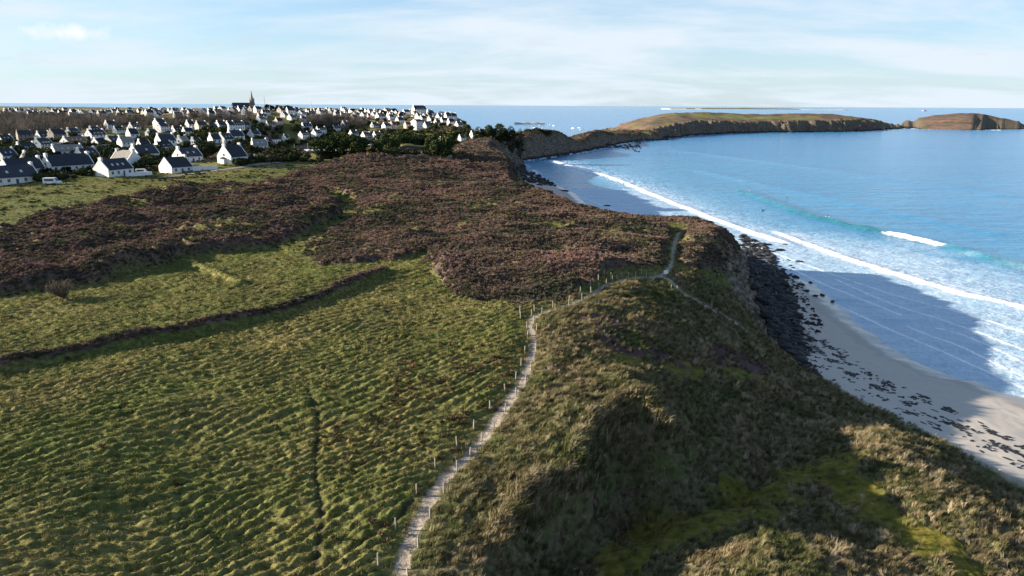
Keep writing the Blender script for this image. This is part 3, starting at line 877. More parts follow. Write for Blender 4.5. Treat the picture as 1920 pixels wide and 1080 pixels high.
M = dict(
    white=plain('white_render', (0.80, 0.775, 0.73), (0.66, 0.64, 0.60), 0.8, 0.9, 0.15, True, rnd=0.14),
    cream=plain('cream_render', (0.66, 0.58, 0.47), (0.56, 0.49, 0.39), 0.8, 0.9, 0.15, True),
    pink=plain('pink_render', (0.60, 0.44, 0.37), (0.50, 0.36, 0.30), 0.8, 0.9, 0.15, True),
    stone=plain('granite_wall', (0.30, 0.265, 0.225), (0.19, 0.17, 0.15), 2.0, 0.9, 0.1),
    shadestone=plain('shaded_granite', (0.11, 0.10, 0.09), (0.06, 0.055, 0.05), 1.5, 0.95, 0.05, bump=0.6),  # darker granite: the shade on the battery wall is put into its colour
    slate=plain('slate_roof', (0.020, 0.023, 0.031), (0.038, 0.042, 0.052), 1.6, 0.6, 0.22, rnd=0.8),
    paleroof=plain('weathered_roof', (0.20, 0.185, 0.165), (0.27, 0.245, 0.215), 1.2, 0.8, 0.2),
    brownroof=plain('brown_roof', (0.16, 0.105, 0.075), (0.22, 0.15, 0.105), 1.2, 0.85, 0.2),
    glass=plain('window_glass', (0.025, 0.032, 0.045), (0.05, 0.06, 0.08), 0.7, 0.12, 0.5),
    frame=plain('window_frame', (0.72, 0.72, 0.70), (0.62, 0.62, 0.60), 1.0, 0.6),
    door=plain('door_paint', (0.05, 0.09, 0.14), (0.07, 0.11, 0.17), 1.0, 0.5, rnd=0.5),
    pot=plain('terracotta', (0.34, 0.14, 0.08), (0.25, 0.11, 0.07), 4.0),
    wood=plain('weathered_stake', (0.42, 0.37, 0.30), (0.27, 0.235, 0.19), 6.0, 0.9, 0.1, True),
    bark=plain('bark', (0.085, 0.065, 0.05), (0.14, 0.115, 0.09), 3.0, 0.95, 0.05),
    needle=plain('cypress_foliage', (0.020, 0.034, 0.012), (0.055, 0.072, 0.022), 0.7, 0.9, 0.08, rnd=0.3),
    darkneedle=plain('pine_foliage', (0.016, 0.026, 0.013), (0.040, 0.052, 0.022), 0.7, 0.9, 0.08, rnd=0.3),
    shrub=plain('garden_shrub', (0.025, 0.038, 0.014), (0.065, 0.078, 0.028), 0.5, 0.9, 0.08, rnd=0.5),
    twig=plain('bare_twigs', (0.095, 0.080, 0.066), (0.15, 0.128, 0.105), 0.3, 0.95, 0.05, rnd=0.5),
    blackrock=plain('tidal_rock', (0.012, 0.011, 0.011), (0.030, 0.027, 0.025), 1.2, 0.7, 0.3, bump=0.4, rnd=0.4),
    weed=plain('seaweed', (0.010, 0.007, 0.006), (0.028, 0.018, 0.012), 3.0, 0.6, 0.3),
    lane=plain('lane_asphalt', (0.16, 0.15, 0.14), (0.22, 0.205, 0.19), 0.8, 0.9, 0.1),
    vanpaint=plain('vehicle_paint', (0.72, 0.73, 0.74), (0.68, 0.69, 0.70), 0.5, 0.3, 0.5),
    rubber=plain('rubber', (0.02, 0.02, 0.02), (0.03, 0.03, 0.03), 3.0),
    wetsuit=plain('wetsuit', (0.012, 0.012, 0.015), (0.02, 0.02, 0.024), 3.0, 0.5),
    skin=plain('skin', (0.45, 0.28, 0.2), (0.4, 0.25, 0.18), 3.0, 0.6),
    board=plain('surfboard', (0.72, 0.72, 0.68), (0.66, 0.66, 0.62), 1.0, 0.3, 0.5),
    red=plain('red_cloth', (0.55, 0.06, 0.06), (0.48, 0.05, 0.05), 1.0, 0.6),
    hull=plain('white_hull', (0.76, 0.76, 0.75), (0.70, 0.70, 0.69), 0.5, 0.35, 0.5),
    bluehull=plain('blue_hull', (0.05, 0.10, 0.22), (0.06, 0.12, 0.25), 0.5, 0.35, 0.5),
    alu=plain('aluminium_spar', (0.55, 0.56, 0.57), (0.48, 0.49, 0.5), 0.5, 0.4, 0.5),
    steel=plain('galvanised_steel', (0.32, 0.33, 0.34), (0.24, 0.25, 0.26), 1.0, 0.5, 0.4),
    turf=plain('turf', (0.06, 0.065, 0.028), (0.15, 0.13, 0.06), 1.0, 0.95, 0.05, bump=0.5),
    concrete=plain('concrete', (0.42, 0.40, 0.36), (0.32, 0.305, 0.28), 1.0, 0.9, 0.1),
    isand=plain('shell_sand', (0.62, 0.58, 0.50), (0.55, 0.52, 0.45), 0.02, 0.9, 0.1),
)


# ------------------------------------------------------------------ mesh builder
class MB:
    def __init__(self):
        self.v = []; self.f = []

    def add(self, vs, fs):
        n = len(self.v)
        self.v += [tuple(p) for p in vs]
        self.f += [tuple(n + i for i in f) for f in fs]
        return self

    def box(self, x0, x1, y0, y1, z0, z1):
        return self.add([(x0, y0, z0), (x1, y0, z0), (x1, y1, z0), (x0, y1, z0), (x0, y0, z1), (x1, y0, z1), (x1, y1, z1), (x0, y1, z1)],
                        [(3, 2, 1, 0), (4, 5, 6, 7), (0, 1, 5, 4), (1, 2, 6, 5), (2, 3, 7, 6), (3, 0, 4, 7)])

    def prism(self, prof, x0, x1):
        """profile in (y, z), counter-clockwise seen from +x, drawn out along x"""
        n = len(prof)
        vs = [(x0, y, z) for y, z in prof] + [(x1, y, z) for y, z in prof]
        fs = [tuple(range(n))[::-1], tuple(range(n, 2 * n))] + [(i, (i + 1) % n, n + (i + 1) % n, n + i) for i in range(n)]
        return self.add(vs, fs)

    def tube(self, pts, rad, n=6, cap=True):
        pts = [Vector(p) for p in pts]
        rad = rad if isinstance(rad, (list, tuple)) else [rad] * len(pts)
        rings = []
        for i, p in enumerate(pts):
            d = (pts[min(i + 1, len(pts) - 1)] - pts[max(i - 1, 0)]).normalized()
            a = d.orthogonal().normalized(); b = d.cross(a)
            rings.append([p + (a * math.cos(2 * math.pi * k / n) + b * math.sin(2 * math.pi * k / n)) * rad[i] for k in range(n)])
        vs = [q for r in rings for q in r]
        fs = [(i * n + k, i * n + (k + 1) % n, (i + 1) * n + (k + 1) % n, (i + 1) * n + k) for i in range(len(pts) - 1) for k in range(n)]
        if cap:
            fs += [tuple(range(n))[::-1], tuple(range((len(pts) - 1) * n, len(pts) * n))]
        return self.add(vs, fs)

    def loft(self, rings, closed_ends=True):
        n = len(rings[0])
        vs = [q for r in rings for q in r]
        fs = [(i * n + k, i * n + (k + 1) % n, (i + 1) * n + (k + 1) % n, (i + 1) * n + k) for i in range(len(rings) - 1) for k in range(n)]
        if closed_ends:
            fs += [tuple(range(n))[::-1], tuple(range((len(rings) - 1) * n, len(rings) * n))]
        return self.add(vs, fs)

    def mesh(self, name, mat=None, smooth=False):
        me_ = bpy.data.meshes.new(name)
        me_.from_pydata(self.v, [], self.f)
        if smooth:
            me_.polygons.foreach_set('use_smooth', [True] * len(me_.polygons))
        if mat:
            me_.materials.append(mat)
        me_.update()
        return me_


def empty(name, loc, rz=0.0, **kw):
    o = bpy.data.objects.new(name, None)
    o.empty_display_size = 0.5
    COL.objects.link(o)
    o.location = loc; o.rotation_euler = (0, 0, rz)
    tag(o, **kw)
    return o


def child(name, me_, parent, loc=(0, 0, 0), rot=(0, 0, 0), scale=(1, 1, 1)):
    o = bpy.data.objects.new(name, me_)
    COL.objects.link(o)
    o.parent = parent
    o.location = loc; o.rotation_euler = rot; o.scale = scale
    return o


AZ_T = np.arctan2(TX[0], TY[0]); RR_T = np.hypot(TX[:, 0], TY[:, 0])


def gz(x, y):
    a = np.interp(math.atan2(x, y), AZ_T, np.arange(len(AZ_T))); b = np.interp(math.hypot(x, y), RR_T, np.arange(len(RR_T)))
    i = min(int(b), len(RR_T) - 2); j = min(int(a), len(AZ_T) - 2); s = b - i; t = a - j
    return float((TZ[i, j] * (1 - t) + TZ[i, j + 1] * t) * (1 - s) + (TZ[i + 1, j] * (1 - t) + TZ[i + 1, j + 1] * t) * s)


ONES = ['', 'first', 'second', 'third', 'fourth', 'fifth', 'sixth', 'seventh', 'eighth', 'ninth', 'tenth', 'eleventh', 'twelfth', 'thirteenth', 'fourteenth', 'fifteenth', 'sixteenth', 'seventeenth', 'eighteenth', 'nineteenth']
TENS = ['', '', 'twenty', 'thirty', 'forty', 'fifty', 'sixty', 'seventy', 'eighty', 'ninety']


def ordinal(n):
    if n < 20:
        return ONES[n]
    if n < 100:
        t, o_ = divmod(n, 10)
        return {2: 'twentieth', 3: 'thirtieth', 4: 'fortieth', 5: 'fiftieth', 6: 'sixtieth', 7: 'seventieth', 8: 'eightieth', 9: 'ninetieth'}[t] if o_ == 0 else TENS[t] + '-' + ONES[o_]
    return 'one hundred ' + ordinal(n - 100) if n > 100 else 'hundredth'


# ------------------------------------------------------------------ houses
class HouseKind:
    """meshes shared by all houses of one kind; parts are (name, mesh, sub-parts)"""

    def __init__(self, L, W, H, pitch=46, chim=(1, 1), storeys=1, dormers=0, sky=0, wall='white', roof='slate', fine=False, gwin=1, flat=False, porch=False, annex=None, doorx=None):
        self.parts = []
        self.L, self.W, self.H = L, W, H
        h2 = W / 2; rise = h2 * math.tan(R(pitch)); top = H + rise
        w_ = MB()
        if flat:
            w_.box(-L / 2, L / 2, -h2, h2, -3, H)
            r_ = MB().box(-L / 2 - .2, L / 2 + .2, -h2 - .2, h2 + .2, H, H + .28)
        else:
            w_.prism([(-h2, -3), (h2, -3), (h2, H), (0, top), (-h2, H)], -L / 2, L / 2)
            cp = 0.30                                    # raised gable copings
            for s in (-1, 1):
                x0, x1 = sorted((s * (L / 2 + 0.03), s * (L / 2 - 0.32)))
                w_.prism([(-h2 - .06, H - .25), (-h2 - .06, H + cp - .06), (0, top + cp), (h2 + .06, H + cp - .06), (h2 + .06, H - .25), (0, top - .25)][::-1], x0, x1)
            r_ = MB()
            t = .16
            e = .28                                      # eaves
            sl = math.tan(R(pitch))
            for s in (-1, 1):
                prof = [(0, top + .02), (s * (h2 + e), H - e * sl + .02), (s * (h2 + e), H - e * sl + .02 + t), (0, top + .02 + t)]
                r_.prism(prof if s < 0 else prof[::-1], -L / 2 + .33, L / 2 - .33)
        subs = []
        if not flat:
            for s, on in zip((-1, 1), chim):
                if on:
                    c = MB()
                    x = s * (L / 2 - .52)
                    c.box(x - .46, x + .46, -.75, .75, top - 1.2, top + .75)
                    c.box(x - .54, x + .54, -.83, .83, top + .75, top + .88)
                    for q in (-.36, .36):
                        c.tube([(x, q, top + .88), (x, q, top + 1.2)], [.16, .13], 5)
                    subs.append(('chimney', c.mesh('chimney', M[wall])))
            for k in range(sky):
                x = (k - (sky - 1) / 2) * (L * .62 / max(sky, 1))
                zc_ = H + rise * .42; yc = -h2 + (zc_ - H) / math.tan(R(pitch))
                c = MB(); a = R(pitch); dx, dl = .42, .6
                nx, nz_ = -math.sin(a), math.cos(a)
                q = [(x - dx, yc - dl * math.cos(a), zc_ - dl * math.sin(a)), (x + dx, yc - dl * math.cos(a), zc_ - dl * math.sin(a)), (x + dx, yc + dl * math.cos(a), zc_ + dl * math.sin(a)), (x - dx, yc + dl * math.cos(a), zc_ + dl * math.sin(a))]
                c.add([(p[0], p[1] + nx * .10, p[2] + nz_ * .10) for p in q] + [(p[0], p[1] + nx * .27, p[2] + nz_ * .27) for p in q], [(4, 5, 6, 7), (0, 1, 5, 4), (1, 2, 6, 5), (2, 3, 7, 6), (3, 0, 4, 7)])
                subs.append(('skylight', c.mesh('skylight', M['alu'])))
            for k in range(dormers):
                x = (k - (dormers - 1) / 2) * (L * .66 / max(dormers, 1))
                c = MB()
                yf = -h2 + .5; zb = H + .35; zt = min(zb + 1.5, top - .7)
                c.prism([(yf, zb), (yf + 2.6, zb), (yf + 2.6, zt), (yf, zt)], x - .75, x + .75)
                subs.append(('dormer', c.mesh('dormer', M[wall])))
                c = MB()
                c.add([(x - .95, yf - .2, zt - .02), (x + .95, yf - .2, zt - .02), (x + .95, yf + 2.4, zt - .02), (x - .95, yf + 2.4, zt - .02), (x, yf - .2, zt + .75), (x, yf + 2.4, zt + .75)],
                      [(0, 1, 4), (1, 2, 5, 4), (2, 3, 5), (3, 0, 4, 5), (0, 3, 2, 1)])
                subs.append(('dormer_roof', c.mesh('dormer_roof', M[roof])))
                subs.append(('dormer_window', MB().box(x - .45, x + .45, yf - .05, yf + .05, zb + .3, zt - .25).mesh('dormer_window', M['glass'])))
        self.parts.append(('wall', w_.mesh('wall', M[wall]), []))
        self.parts.append(('roof', r_.mesh('roof', M[roof]), subs))
        # openings
        rows = [1.0] if storeys == 1 else [1.0, 3.75] if storeys == 2 else [1.0, 3.75, 6.5, 9.2][:storeys]
        n = max(2, int(L / 3.0))
        dk = n // 2 if doorx is None else doorx
        for ri, zb in enumerate(rows):
            if zb + 1.3 > H:
                continue
            for k in range(n):
                x = (k + .5) / n * (L - 1.2) - (L - 1.2) / 2
                if ri == 0 and k == dk:
                    self.parts.append(('door', MB().box(x - .48, x + .48, -h2 - .06, -h2 + .1, 0, 2.1).mesh('door', M['door']), [('door_frame', MB().box(x - .6, x + .6, -h2 - .035, -h2 + .1, -.05, 2.22).mesh('door_frame', M['frame']))] if fine else []))
                    continue
                sb = []
                if fine:
                    f = MB()
                    f.box(x - .62, x + .62, -h2 - .035, -h2 + .1, zb - .1, zb + 1.35)
                    f.box(x - .03, x + .03, -h2 - .085, -h2, zb, zb + 1.25)
                    f.box(x - .72, x + .72, -h2 - .13, -h2, zb - .2, zb - .1)
                    sb = [('window_frame', f.mesh('window_frame', M['frame']))]
                self.parts.append(('window', MB().box(x - .5, x + .5, -h2 - .06, -h2 + .1, zb, zb + 1.25).mesh('window', M['glass']), sb))
        for zb in ([H + .2] if gwin and not flat else []) + ([1.0] if gwin > 1 else []):
            self.parts.append(('window', MB().box(-L / 2 - .06, -L / 2 + .1, -.42, .42, zb, zb + 1.1).mesh('window', M['glass']), []))
        if annex:
            al, aw, ah = annex
            a_ = MB().box(L / 2 - .02, L / 2 + al, -aw / 2, aw / 2, -3, ah)
            self.parts.append(('annex', a_.mesh('annex', M[wall]), [('annex_roof', MB().box(L / 2 + .02, L / 2 + al + .15, -aw / 2 - .15, aw / 2 + .15, ah, ah + .22).mesh('annex_roof', M['slate']))]))
        if porch:
            p_ = MB().box(-L / 2 - 1.4, -L / 2 + .02, -1.1, 1.1, -3, 2.2)
            self.parts.append(('porch', p_.mesh('porch', M[wall]), [('porch_roof', MB().prism([(-1.3, 2.2), (1.3, 2.2), (0, 3.1)], -L / 2 - 1.6, -L / 2 - .04).mesh('porch_roof', M[roof]))]))


KINDS = {}


def house_kind(key):
    if key in KINDS:
        return KINDS[key]
    spec = {
        'cot': dict(L=11, W=7.4, H=3.0, pitch=48, sky=2), 'cotd': dict(L=11, W=7.4, H=3.1, pitch=48, dormers=2), 'two': dict(L=10.5, W=7.4, H=5.5, pitch=45, storeys=2), 'twod': dict(L=13, W=7.6, H=5.4, pitch=45, storeys=2, dormers=3),
        'tall': dict(L=8.5, W=7.0, H=5.6, pitch=50, storeys=2, chim=(1, 1)), 'long': dict(L=17, W=7.6, H=3.0, pitch=47, sky=3), 'flat': dict(L=11, W=6, H=3.2, flat=True), 'small': dict(L=8, W=6.5, H=2.8, pitch=47, chim=(1, 0)),
        'block': dict(L=15, W=10, H=11.2, pitch=30, storeys=4, chim=(0, 1)), 'manor': dict(L=19, W=9, H=8.6, pitch=48, storeys=3, dormers=4),
    }
    base_, *mods = key.split('+')
    kw = dict(spec[base_])
    for m_ in mods:
        if m_ in ('cream', 'pink', 'stone'):
            kw['wall'] = m_
        if m_ in ('paleroof', 'brownroof'):
            kw['roof'] = m_
    KINDS[key] = HouseKind(**kw)
    return KINDS[key]


def place_house(kind, x, y, z, rz, label, group=None, s=(1, 1, 1), lite=False):
    o = empty('house', (x, y, z), rz, label=label, cat='house', group=group)
    o.scale = s
    for nm, me_, subs in kind.parts:
        if lite and nm in ('door',):
            continue
        c = child(nm, me_, o)
        for sn, sm in subs:
            child(sn, sm, c)
    return o


HOUSE_XY = []


def gbase(us, vs):
    x, y = ground_px(us, vs)
    return x, y, base(x, y)


WORD = {'white': 'white', 'cream': 'cream', 'pink': 'pinkish', 'stone': 'grey stone'}
TYPE = {'cot': 'cottage', 'cotd': 'dormered cottage', 'two': 'two-storey house', 'twod': 'dormered house', 'tall': 'narrow house', 'long': 'long house', 'flat': 'flat-roofed house', 'small': 'small cottage', 'block': 'four-storey block'}


def face(u, rel):
    """turn of a house whose left gable is seen at the given angle"""
    return R(rel) + math.atan((960 - u) / FPX)


def row(items, phrase, group, rzj=14, size=1.0):
    """items: (u, v of the base, kind key, turn in degrees)"""
    items = sorted(items)
    xs, ys, zs = gbase([i[0] for i in items], [i[1] for i in items])
    for k, (it, x, y, z) in enumerate(zip(items, xs, ys, zs)):
        key = it[2]
        base_, *mods = key.split('+')
        wl = next((WORD[m_] for m_ in mods if m_ in WORD), 'white')
        rz = face(it[0], it[3] if len(it) > 3 else 42 + random.uniform(-rzj, rzj))
        j = random.uniform(.78, .98)
        place_house(house_kind(key), x, y, z, rz, f'{wl} {TYPE[base_]}, {ordinal(k + 1)} from left {phrase}', group, (j * size, j * size * random.uniform(.94, 1.04), size * random.uniform(.74, .9)))
        HOUSE_XY.append((x, y))

# ------------------------------------------------------------------ the houses nearest the field, one by one
FRONT = [
    ((8, 346), 24, dict(L=16, W=8.5, H=3.0, pitch=46, fine=True, sky=2, chim=(0, 1)), 'long dark-roofed house at the left edge of the picture beside the field'),
    ((30, 330), 24, dict(L=14, W=8, H=3.2, pitch=46, fine=True, chim=(0, 1)), 'dark-roofed house behind the long house at the left edge'),
    ((117, 322), 27, dict(L=18, W=7.6, H=3.0, pitch=50, fine=True, wall='white', chim=(1, 1)), 'long slate-roofed cottage with tall pinkish-lit left gable behind garden trees'),
    ((203, 331), 42, dict(L=12.5, W=8, H=3.1, pitch=46, fine=True, sky=3, chim=(1, 0), gwin=0), 'white house with three roof windows next to the field, chimney on its left gable'),
    ((228, 314), -46, dict(L=10, W=8, H=3.6, pitch=47, fine=True, roof='paleroof', chim=(1, 1)), 'grey-gabled house with pale roof right behind the three-roof-window house'),
    ((262, 300), 36, dict(L=12, W=8, H=3.4, pitch=47, fine=True, sky=1, chim=(1, 0)), 'slate-roofed house between the pale-roofed house and the round garden tree'),
    ((322, 325), 38, dict(L=11, W=8.2, H=3.0, pitch=46, fine=True, gwin=0, chim=(0, 1), annex=(4.5, 5.5, 2.9)), 'white house with blank bright gable and low glazed annex at the field corner'),
    ((345, 305), 38, dict(L=11, W=8, H=3.2, pitch=46, fine=True, sky=2, chim=(1, 1)), 'slate-roofed house just behind the house with the glazed annex'),
    ((430, 306), 45, dict(L=10.5, W=8.4, H=3.3, pitch=52, fine=True, gwin=1, chim=(1, 1), porch=True, annex=(3.5, 5, 3.2)), 'bright white gabled house with porch at the top of the green field'),
]
for (uv, rz, kw, lab) in FRONT:
    x, y, z = gbase([uv[0]], [uv[1]])
    place_house(HouseKind(**kw), x[0], y[0] + 4, z[0], face(uv[0], rz), lab, None, (.87, .87, .8))
    HOUSE_XY.append((x[0], y[0] + 4))

row([(10, 268, 'cot'), (47, 263, 'two+stone', 10), (82, 262, 'cotd'), (108, 262, 'two+stone'), (137, 256, 'cotd'), (177, 250, 'cot'), (50, 287, 'cotd'), (82, 284, 'twod'), (140, 272, 'long+brownroof'), (107, 275, 'flat'), (181, 264, 'twod'),
     (187, 274, 'small'), (213, 271, 'cot+cream'), (250, 264, 'tall'), (285, 257, 'two'), (223, 249, 'cotd'), (307, 281, 'cotd'), (127, 290, 'long+paleroof', 20), (173, 284, 'flat', 12), (203, 280, 'flat', 16), (237, 280, 'two+paleroof'), (20, 289, 'flat'), (163, 300, 'long'), (270, 278, 'small'), (12, 300, 'cot'), (60, 305, 'small')],
    'in the quarter behind the field-side houses', 'houses in the near quarter on the left', size=.8)
row([(305, 246, 'two'), (333, 250, 'cot'), (353, 255, 'two'), (357, 242, 'tall'), (378, 245, 'two+cream'), (398, 247, 'two+stone'), (415, 245, 'two'), (432, 243, 'tall'), (446, 242, 'twod'), (461, 239, 'small+cream'), (476, 239, 'flat'), (490, 230, 'twod'), (507, 237, 'cot+cream'), (523, 234, 'two+pink'), (547, 224, 'cot'), (569, 229, 'tall'),
     (300, 240, 'two'), (252, 243, 'cot'), (208, 243, 'two'), (320, 236, 'small')], 'in the terrace above the wooded slope', 'houses on the brow above the harbour', size=.9)
row([(312, 280, 'two'), (343, 275, 'small+paleroof'), (368, 275, 'small'), (403, 268, 'small'), (423, 268, 'cot'), (442, 268, 'two'), (477, 262, 'two'), (493, 267, 'small'), (487, 280, 'cot+paleroof', 14), (570, 259, 'twod'), (594, 257, 'twod'), (602, 250, 'twod'), (575, 241, 'cot'), (516, 268, 'flat'), (536, 262, 'small')],
    'on the shaded slope above the harbour head', 'houses on the shaded slope')
row([(647, 240, 'two'), (630, 244, 'cot'), (663, 258, 'two'), (687, 258, 'cotd'), (707, 258, 'cot'), (703, 239, 'cot'), (725, 243, 'two'), (737, 242, 'tall+pink'), (765, 240, 'two+pink'), (782, 243, 'block', 52), (803, 239, 'cot'), (820, 236, 'tall'), (833, 232, 'two'), (846, 235, 'two'), (793, 229, 'two+cream'), (683, 232, 'cot'), (663, 226, 'two+cream'),
     (713, 224, 'twod'), (732, 225, 'two'), (785, 225, 'tall'), (825, 226, 'two'), (860, 238, 'cot'), (876, 231, 'cot'), (750, 232, 'two'), (808, 227, 'cot'), (850, 224, 'two'), (840, 224, 'tall')],
    'on the hillside above the harbour quay', 'houses stacked on the harbour hillside')
row([(830, 266, 'cot'), (866, 262, 'small'), (888, 259, 'tall', 40), (904, 258, 'tall', 42), (695, 272, 'small', 40), (848, 268, 'small')], 'on the near side of the harbour', 'cottages on the near shore')
x, y, z = at_y(786, 214, 1090)
place_house(house_kind('manor'), x, y, base(np.array([x]), np.array([y]))[0], R(34), 'tall white manor-like house standing highest on the harbour skyline', None)
HOUSE_XY.append((x, y))

# the rest of the village, small on the skyline
PH = [('on the skyline left of the church', 'far houses on the left skyline', (0, 440), (206, 224), 105), ('on the skyline right of the church', 'far houses on the middle skyline', (440, 650), (207, 222), 46), ('in the crowded town tip', 'far houses at the tip of the town', (650, 862), (210, 223), 60)]
for phrase, group, (u0, u1), (v0, v1), cnt in PH:
    got = []
    cand_u = RNG.uniform(u0, u1, 600); cand_v = RNG.uniform(v0, v1, 600)
    cx, cy, cz = gbase(cand_u, cand_v)
    for a, b, c, u_ in zip(cx, cy, cz, cand_u):
        if len(got) >= cnt:
            break
        if c < 6 or b > 2100 or min(math.hypot(a - p, (b - q) * .8) for p, q in HOUSE_XY) < 12.5:
            continue
        HOUSE_XY.append((a, b)); got.append((u_, a, b, c))
    for k, (u_, a, b, c) in enumerate(sorted(got)):
        key = random.choices(['cot', 'cotd', 'two', 'twod', 'tall', 'small', 'long', 'two+cream', 'cot+cream', 'small+pink', 'two+paleroof', 'cot+brownroof', 'flat', 'small+stone'], [4, 3, 4, 2, 3, 3, 1, 2, 2, 1, 2, 1, 2, 1])[0]
        b0, *mods = key.split('+')
        place_house(house_kind(key), a, b, c, face(u_, 42 + random.uniform(-24, 24)), f'far {next((WORD[q] for q in mods if q in WORD), "white")} {TYPE[b0]}, {ordinal(k + 1)} from left {phrase}', group, (random.uniform(.7, .95), .85, random.uniform(.66, .84)))

# ------------------------------------------------------------------ church, masts, tower
cx, cy, _ = at_y(473.5, 205, 1050)
zc_ = base(np.array([cx]), np.array([cy]))[0]
ch = empty('church', (cx, cy, zc_), R(20), label='grey stone church with a pointed spire rising above the horizon', cat='church')
tw = MB().box(-3, 3, -3, 3, -2, 15.5).box(-3.35, 3.35, -3.35, 3.35, 15.5, 16.2)
for sx in (-1, 1):
    for sy in (-1, 1):
        tw.box(sx * 3.0 - .55, sx * 3.0 + .55, sy * 3.0 - .55, sy * 3.0 + .55, 0, 13.5)
tw_o = child('tower', tw.mesh('tower', M['stone']), ch)
for a in range(4):
    m_ = MB()
    for q in (-1.1, 1.1):
        m_.box(q - .5, q + .5, -3.08, -2.9, 10, 14.4)
    child('belfry_opening', m_.mesh('belfry_opening', M['glass']), tw_o, rot=(0, 0, a * math.pi / 2))
sp = MB().loft([[(r_ * math.cos(math.pi / 4 * k + math.pi / 8), r_ * math.sin(math.pi / 4 * k + math.pi / 8), zq) for k in range(8)] for r_, zq in ((2.6, 16.2), (1.5, 21.5), (.18, 29.6))])
sp_o = child('spire', sp.mesh('spire', M['stone']), ch)
for sx in (-1, 1):
    for sy in (-1, 1):
        child('pinnacle', MB().loft([[(sx * 2.7 + r_ * math.cos(math.pi / 2 * k), sy * 2.7 + r_ * math.sin(math.pi / 2 * k), zq) for k in range(4)] for r_, zq in ((.6, 16.2), (.5, 18), (.05, 20.4))]).mesh('pinnacle', M['stone']), tw_o)
nv = MB().prism([(-6, -2), (6, -2), (6, 6.5), (0, 13), (-6, 6.5)], -25, -3)
child('nave', nv.mesh('nave', M['stone']), ch)
child('nave_roof', MB().prism([(0, 13.05), (0, 13.3), (-6.4, 6.35), (-6.4, 6.1)], -25.3, -3.01).prism([(0, 13.05), (6.4, 6.1), (6.4, 6.35), (0, 13.3)], -25.3, -3.01).mesh('nave_roof', M['slate']), ch)
for k in range(4):
    child('window', MB().box(-22 + k * 5 - .6, -22 + k * 5 + .6, -6.08, -5.9, 2, 5.2).mesh('window', M['glass']), ch)


def mast(u, vt, vb, Y, rad, name, lab, cat, mat, base_r=None):
    x, y, zt = at_y(u, vt, Y)
    zb = base(np.array([x]), np.array([y]))[0]
    o = empty(name, (x, y, zb), 0, label=lab, cat=cat)
    h = zt - zb
    child('pole', MB().tube([(0, 0, -1), (0, 0, h * .55), (0, 0, h)], [base_r or rad * 1.6, rad, rad * .5], 8).mesh('pole', M[mat]), o)
    for q in (.45, .65, .85):
        child('cross_arm', MB().box(-rad * 4, rad * 4, -.08, .08, h * q, h * q + .18).mesh('cross_arm', M[mat]), o)
    child('foot', MB().box(-1.2, 1.2, -1.2, 1.2, -1, 1.4).mesh('foot', M['concrete']), o)
    return o


mast(495, 179, 206, 1080, .28, 'radio_mast', 'thin grey radio mast just right of the church spire', 'mast', 'steel')
mast(582.5, 190, 213, 1080, .42, 'signal_tower', 'slender white signal mast on a broad foot on the skyline right of the church', 'mast', 'hull', 1.7)
mast(505, 197, 212, 900, .2, 'flagpole', 'pale pole between the church and the dark skyline pines', 'pole', 'hull')
mast(843, 289, 298, 345, .07, 'signpost', 'small signpost beside the round cypress on the ridge', 'sign', 'steel')

# ------------------------------------------------------------------ wall, battery, frame on the ridge
x0, y0, z0 = gbase([778], [293])
bt = empty('battery_wall', (x0[0], y0[0] + 6, z0[0]), R(4), label='old stone battery wall, coloured as shaded, with turf on top between the ridge cypresses', cat='wall')
child('wall', MB().prism([(-2.2, -1), (2.2, -1), (1.7, 4.2), (-1.7, 4.2)], -7.5, 6.5).mesh('wall', M['shadestone']), bt)
tf = []
for i in range(12):
    ring = []
    for k in range(8):
        a = math.pi * k / 7
        ring.append((-7.3 + i * 13.6 / 11, -1.6 * math.cos(a) * 1.05, 4.15 + math.sin(a) * (.5 + .5 * random.random() + .5 * math.sin(i * .6))))
    tf.append(ring)
child('turf_cap', MB().loft(tf).mesh('turf_cap', M['turf'], True), bt)


def draped_wall(us, h, th, name, lab, mat, n=30):
    P = smooth_path(px_path(us), 6)
    rings = []
    z_, _ = surface(P[:, 0], P[:, 1])
    for i, (x, y) in enumerate(P):
        d = P[min(i + 1, len(P) - 1)] - P[max(i - 1, 0)]
        d /= np.linalg.norm(d); nx, ny = -d[1] * th / 2, d[0] * th / 2
        hh = h + random.uniform(-.08, .08)
        rings.append([(x - nx, y - ny, z_[i] - 1), (x + nx, y + ny, z_[i] - 1), (x + nx * .8, y + ny * .8, z_[i] + hh), (x - nx * .8, y - ny * .8, z_[i] + hh)])
    return link(name, MB().loft(rings).mesh(name, M[mat]), None, None, lab, 'wall')


draped_wall([(625, 297), (700, 296.5), (780, 296), (870, 295.5)], 1.0, .5, 'stone_wall', 'low pale-topped stone wall running along the ridge below the cypresses', 'stone')
draped_wall([(362, 321), (385, 319), (408, 317.5)], 1.5, .3, 'garden_wall', 'low white garden wall between the two brightest gabled houses', 'white')
draped_wall([(236, 331), (262, 330), (285, 328)], 1.3, .3, 'garden_wall', 'white garden wall right of the three-roof-window house', 'white')
draped_wall([(0, 340), (30, 339), (55, 338)], 1.2, .4, 'garden_wall', 'grey garden wall in front of the leftmost house', 'stone')
x0, y0, z0 = gbase([609], [296])
pf = empty('concrete_frame', (x0[0], y0[0], z0[0]), R(8), label='small pale concrete frame standing at the left end of the ridge cypresses', cat='frame')
child('post', MB().box(-1.0, -.75, -.15, .15, -.3, 1.6).mesh('post', M['concrete']), pf)
child('post', MB().box(.75, 1.0, -.15, .15, -.3, 1.6).mesh('post', M['concrete']), pf)
child('lintel', MB().box(-1.05, 1.05, -.17, .17, 1.6, 1.9).mesh('lintel', M['concrete']), pf)

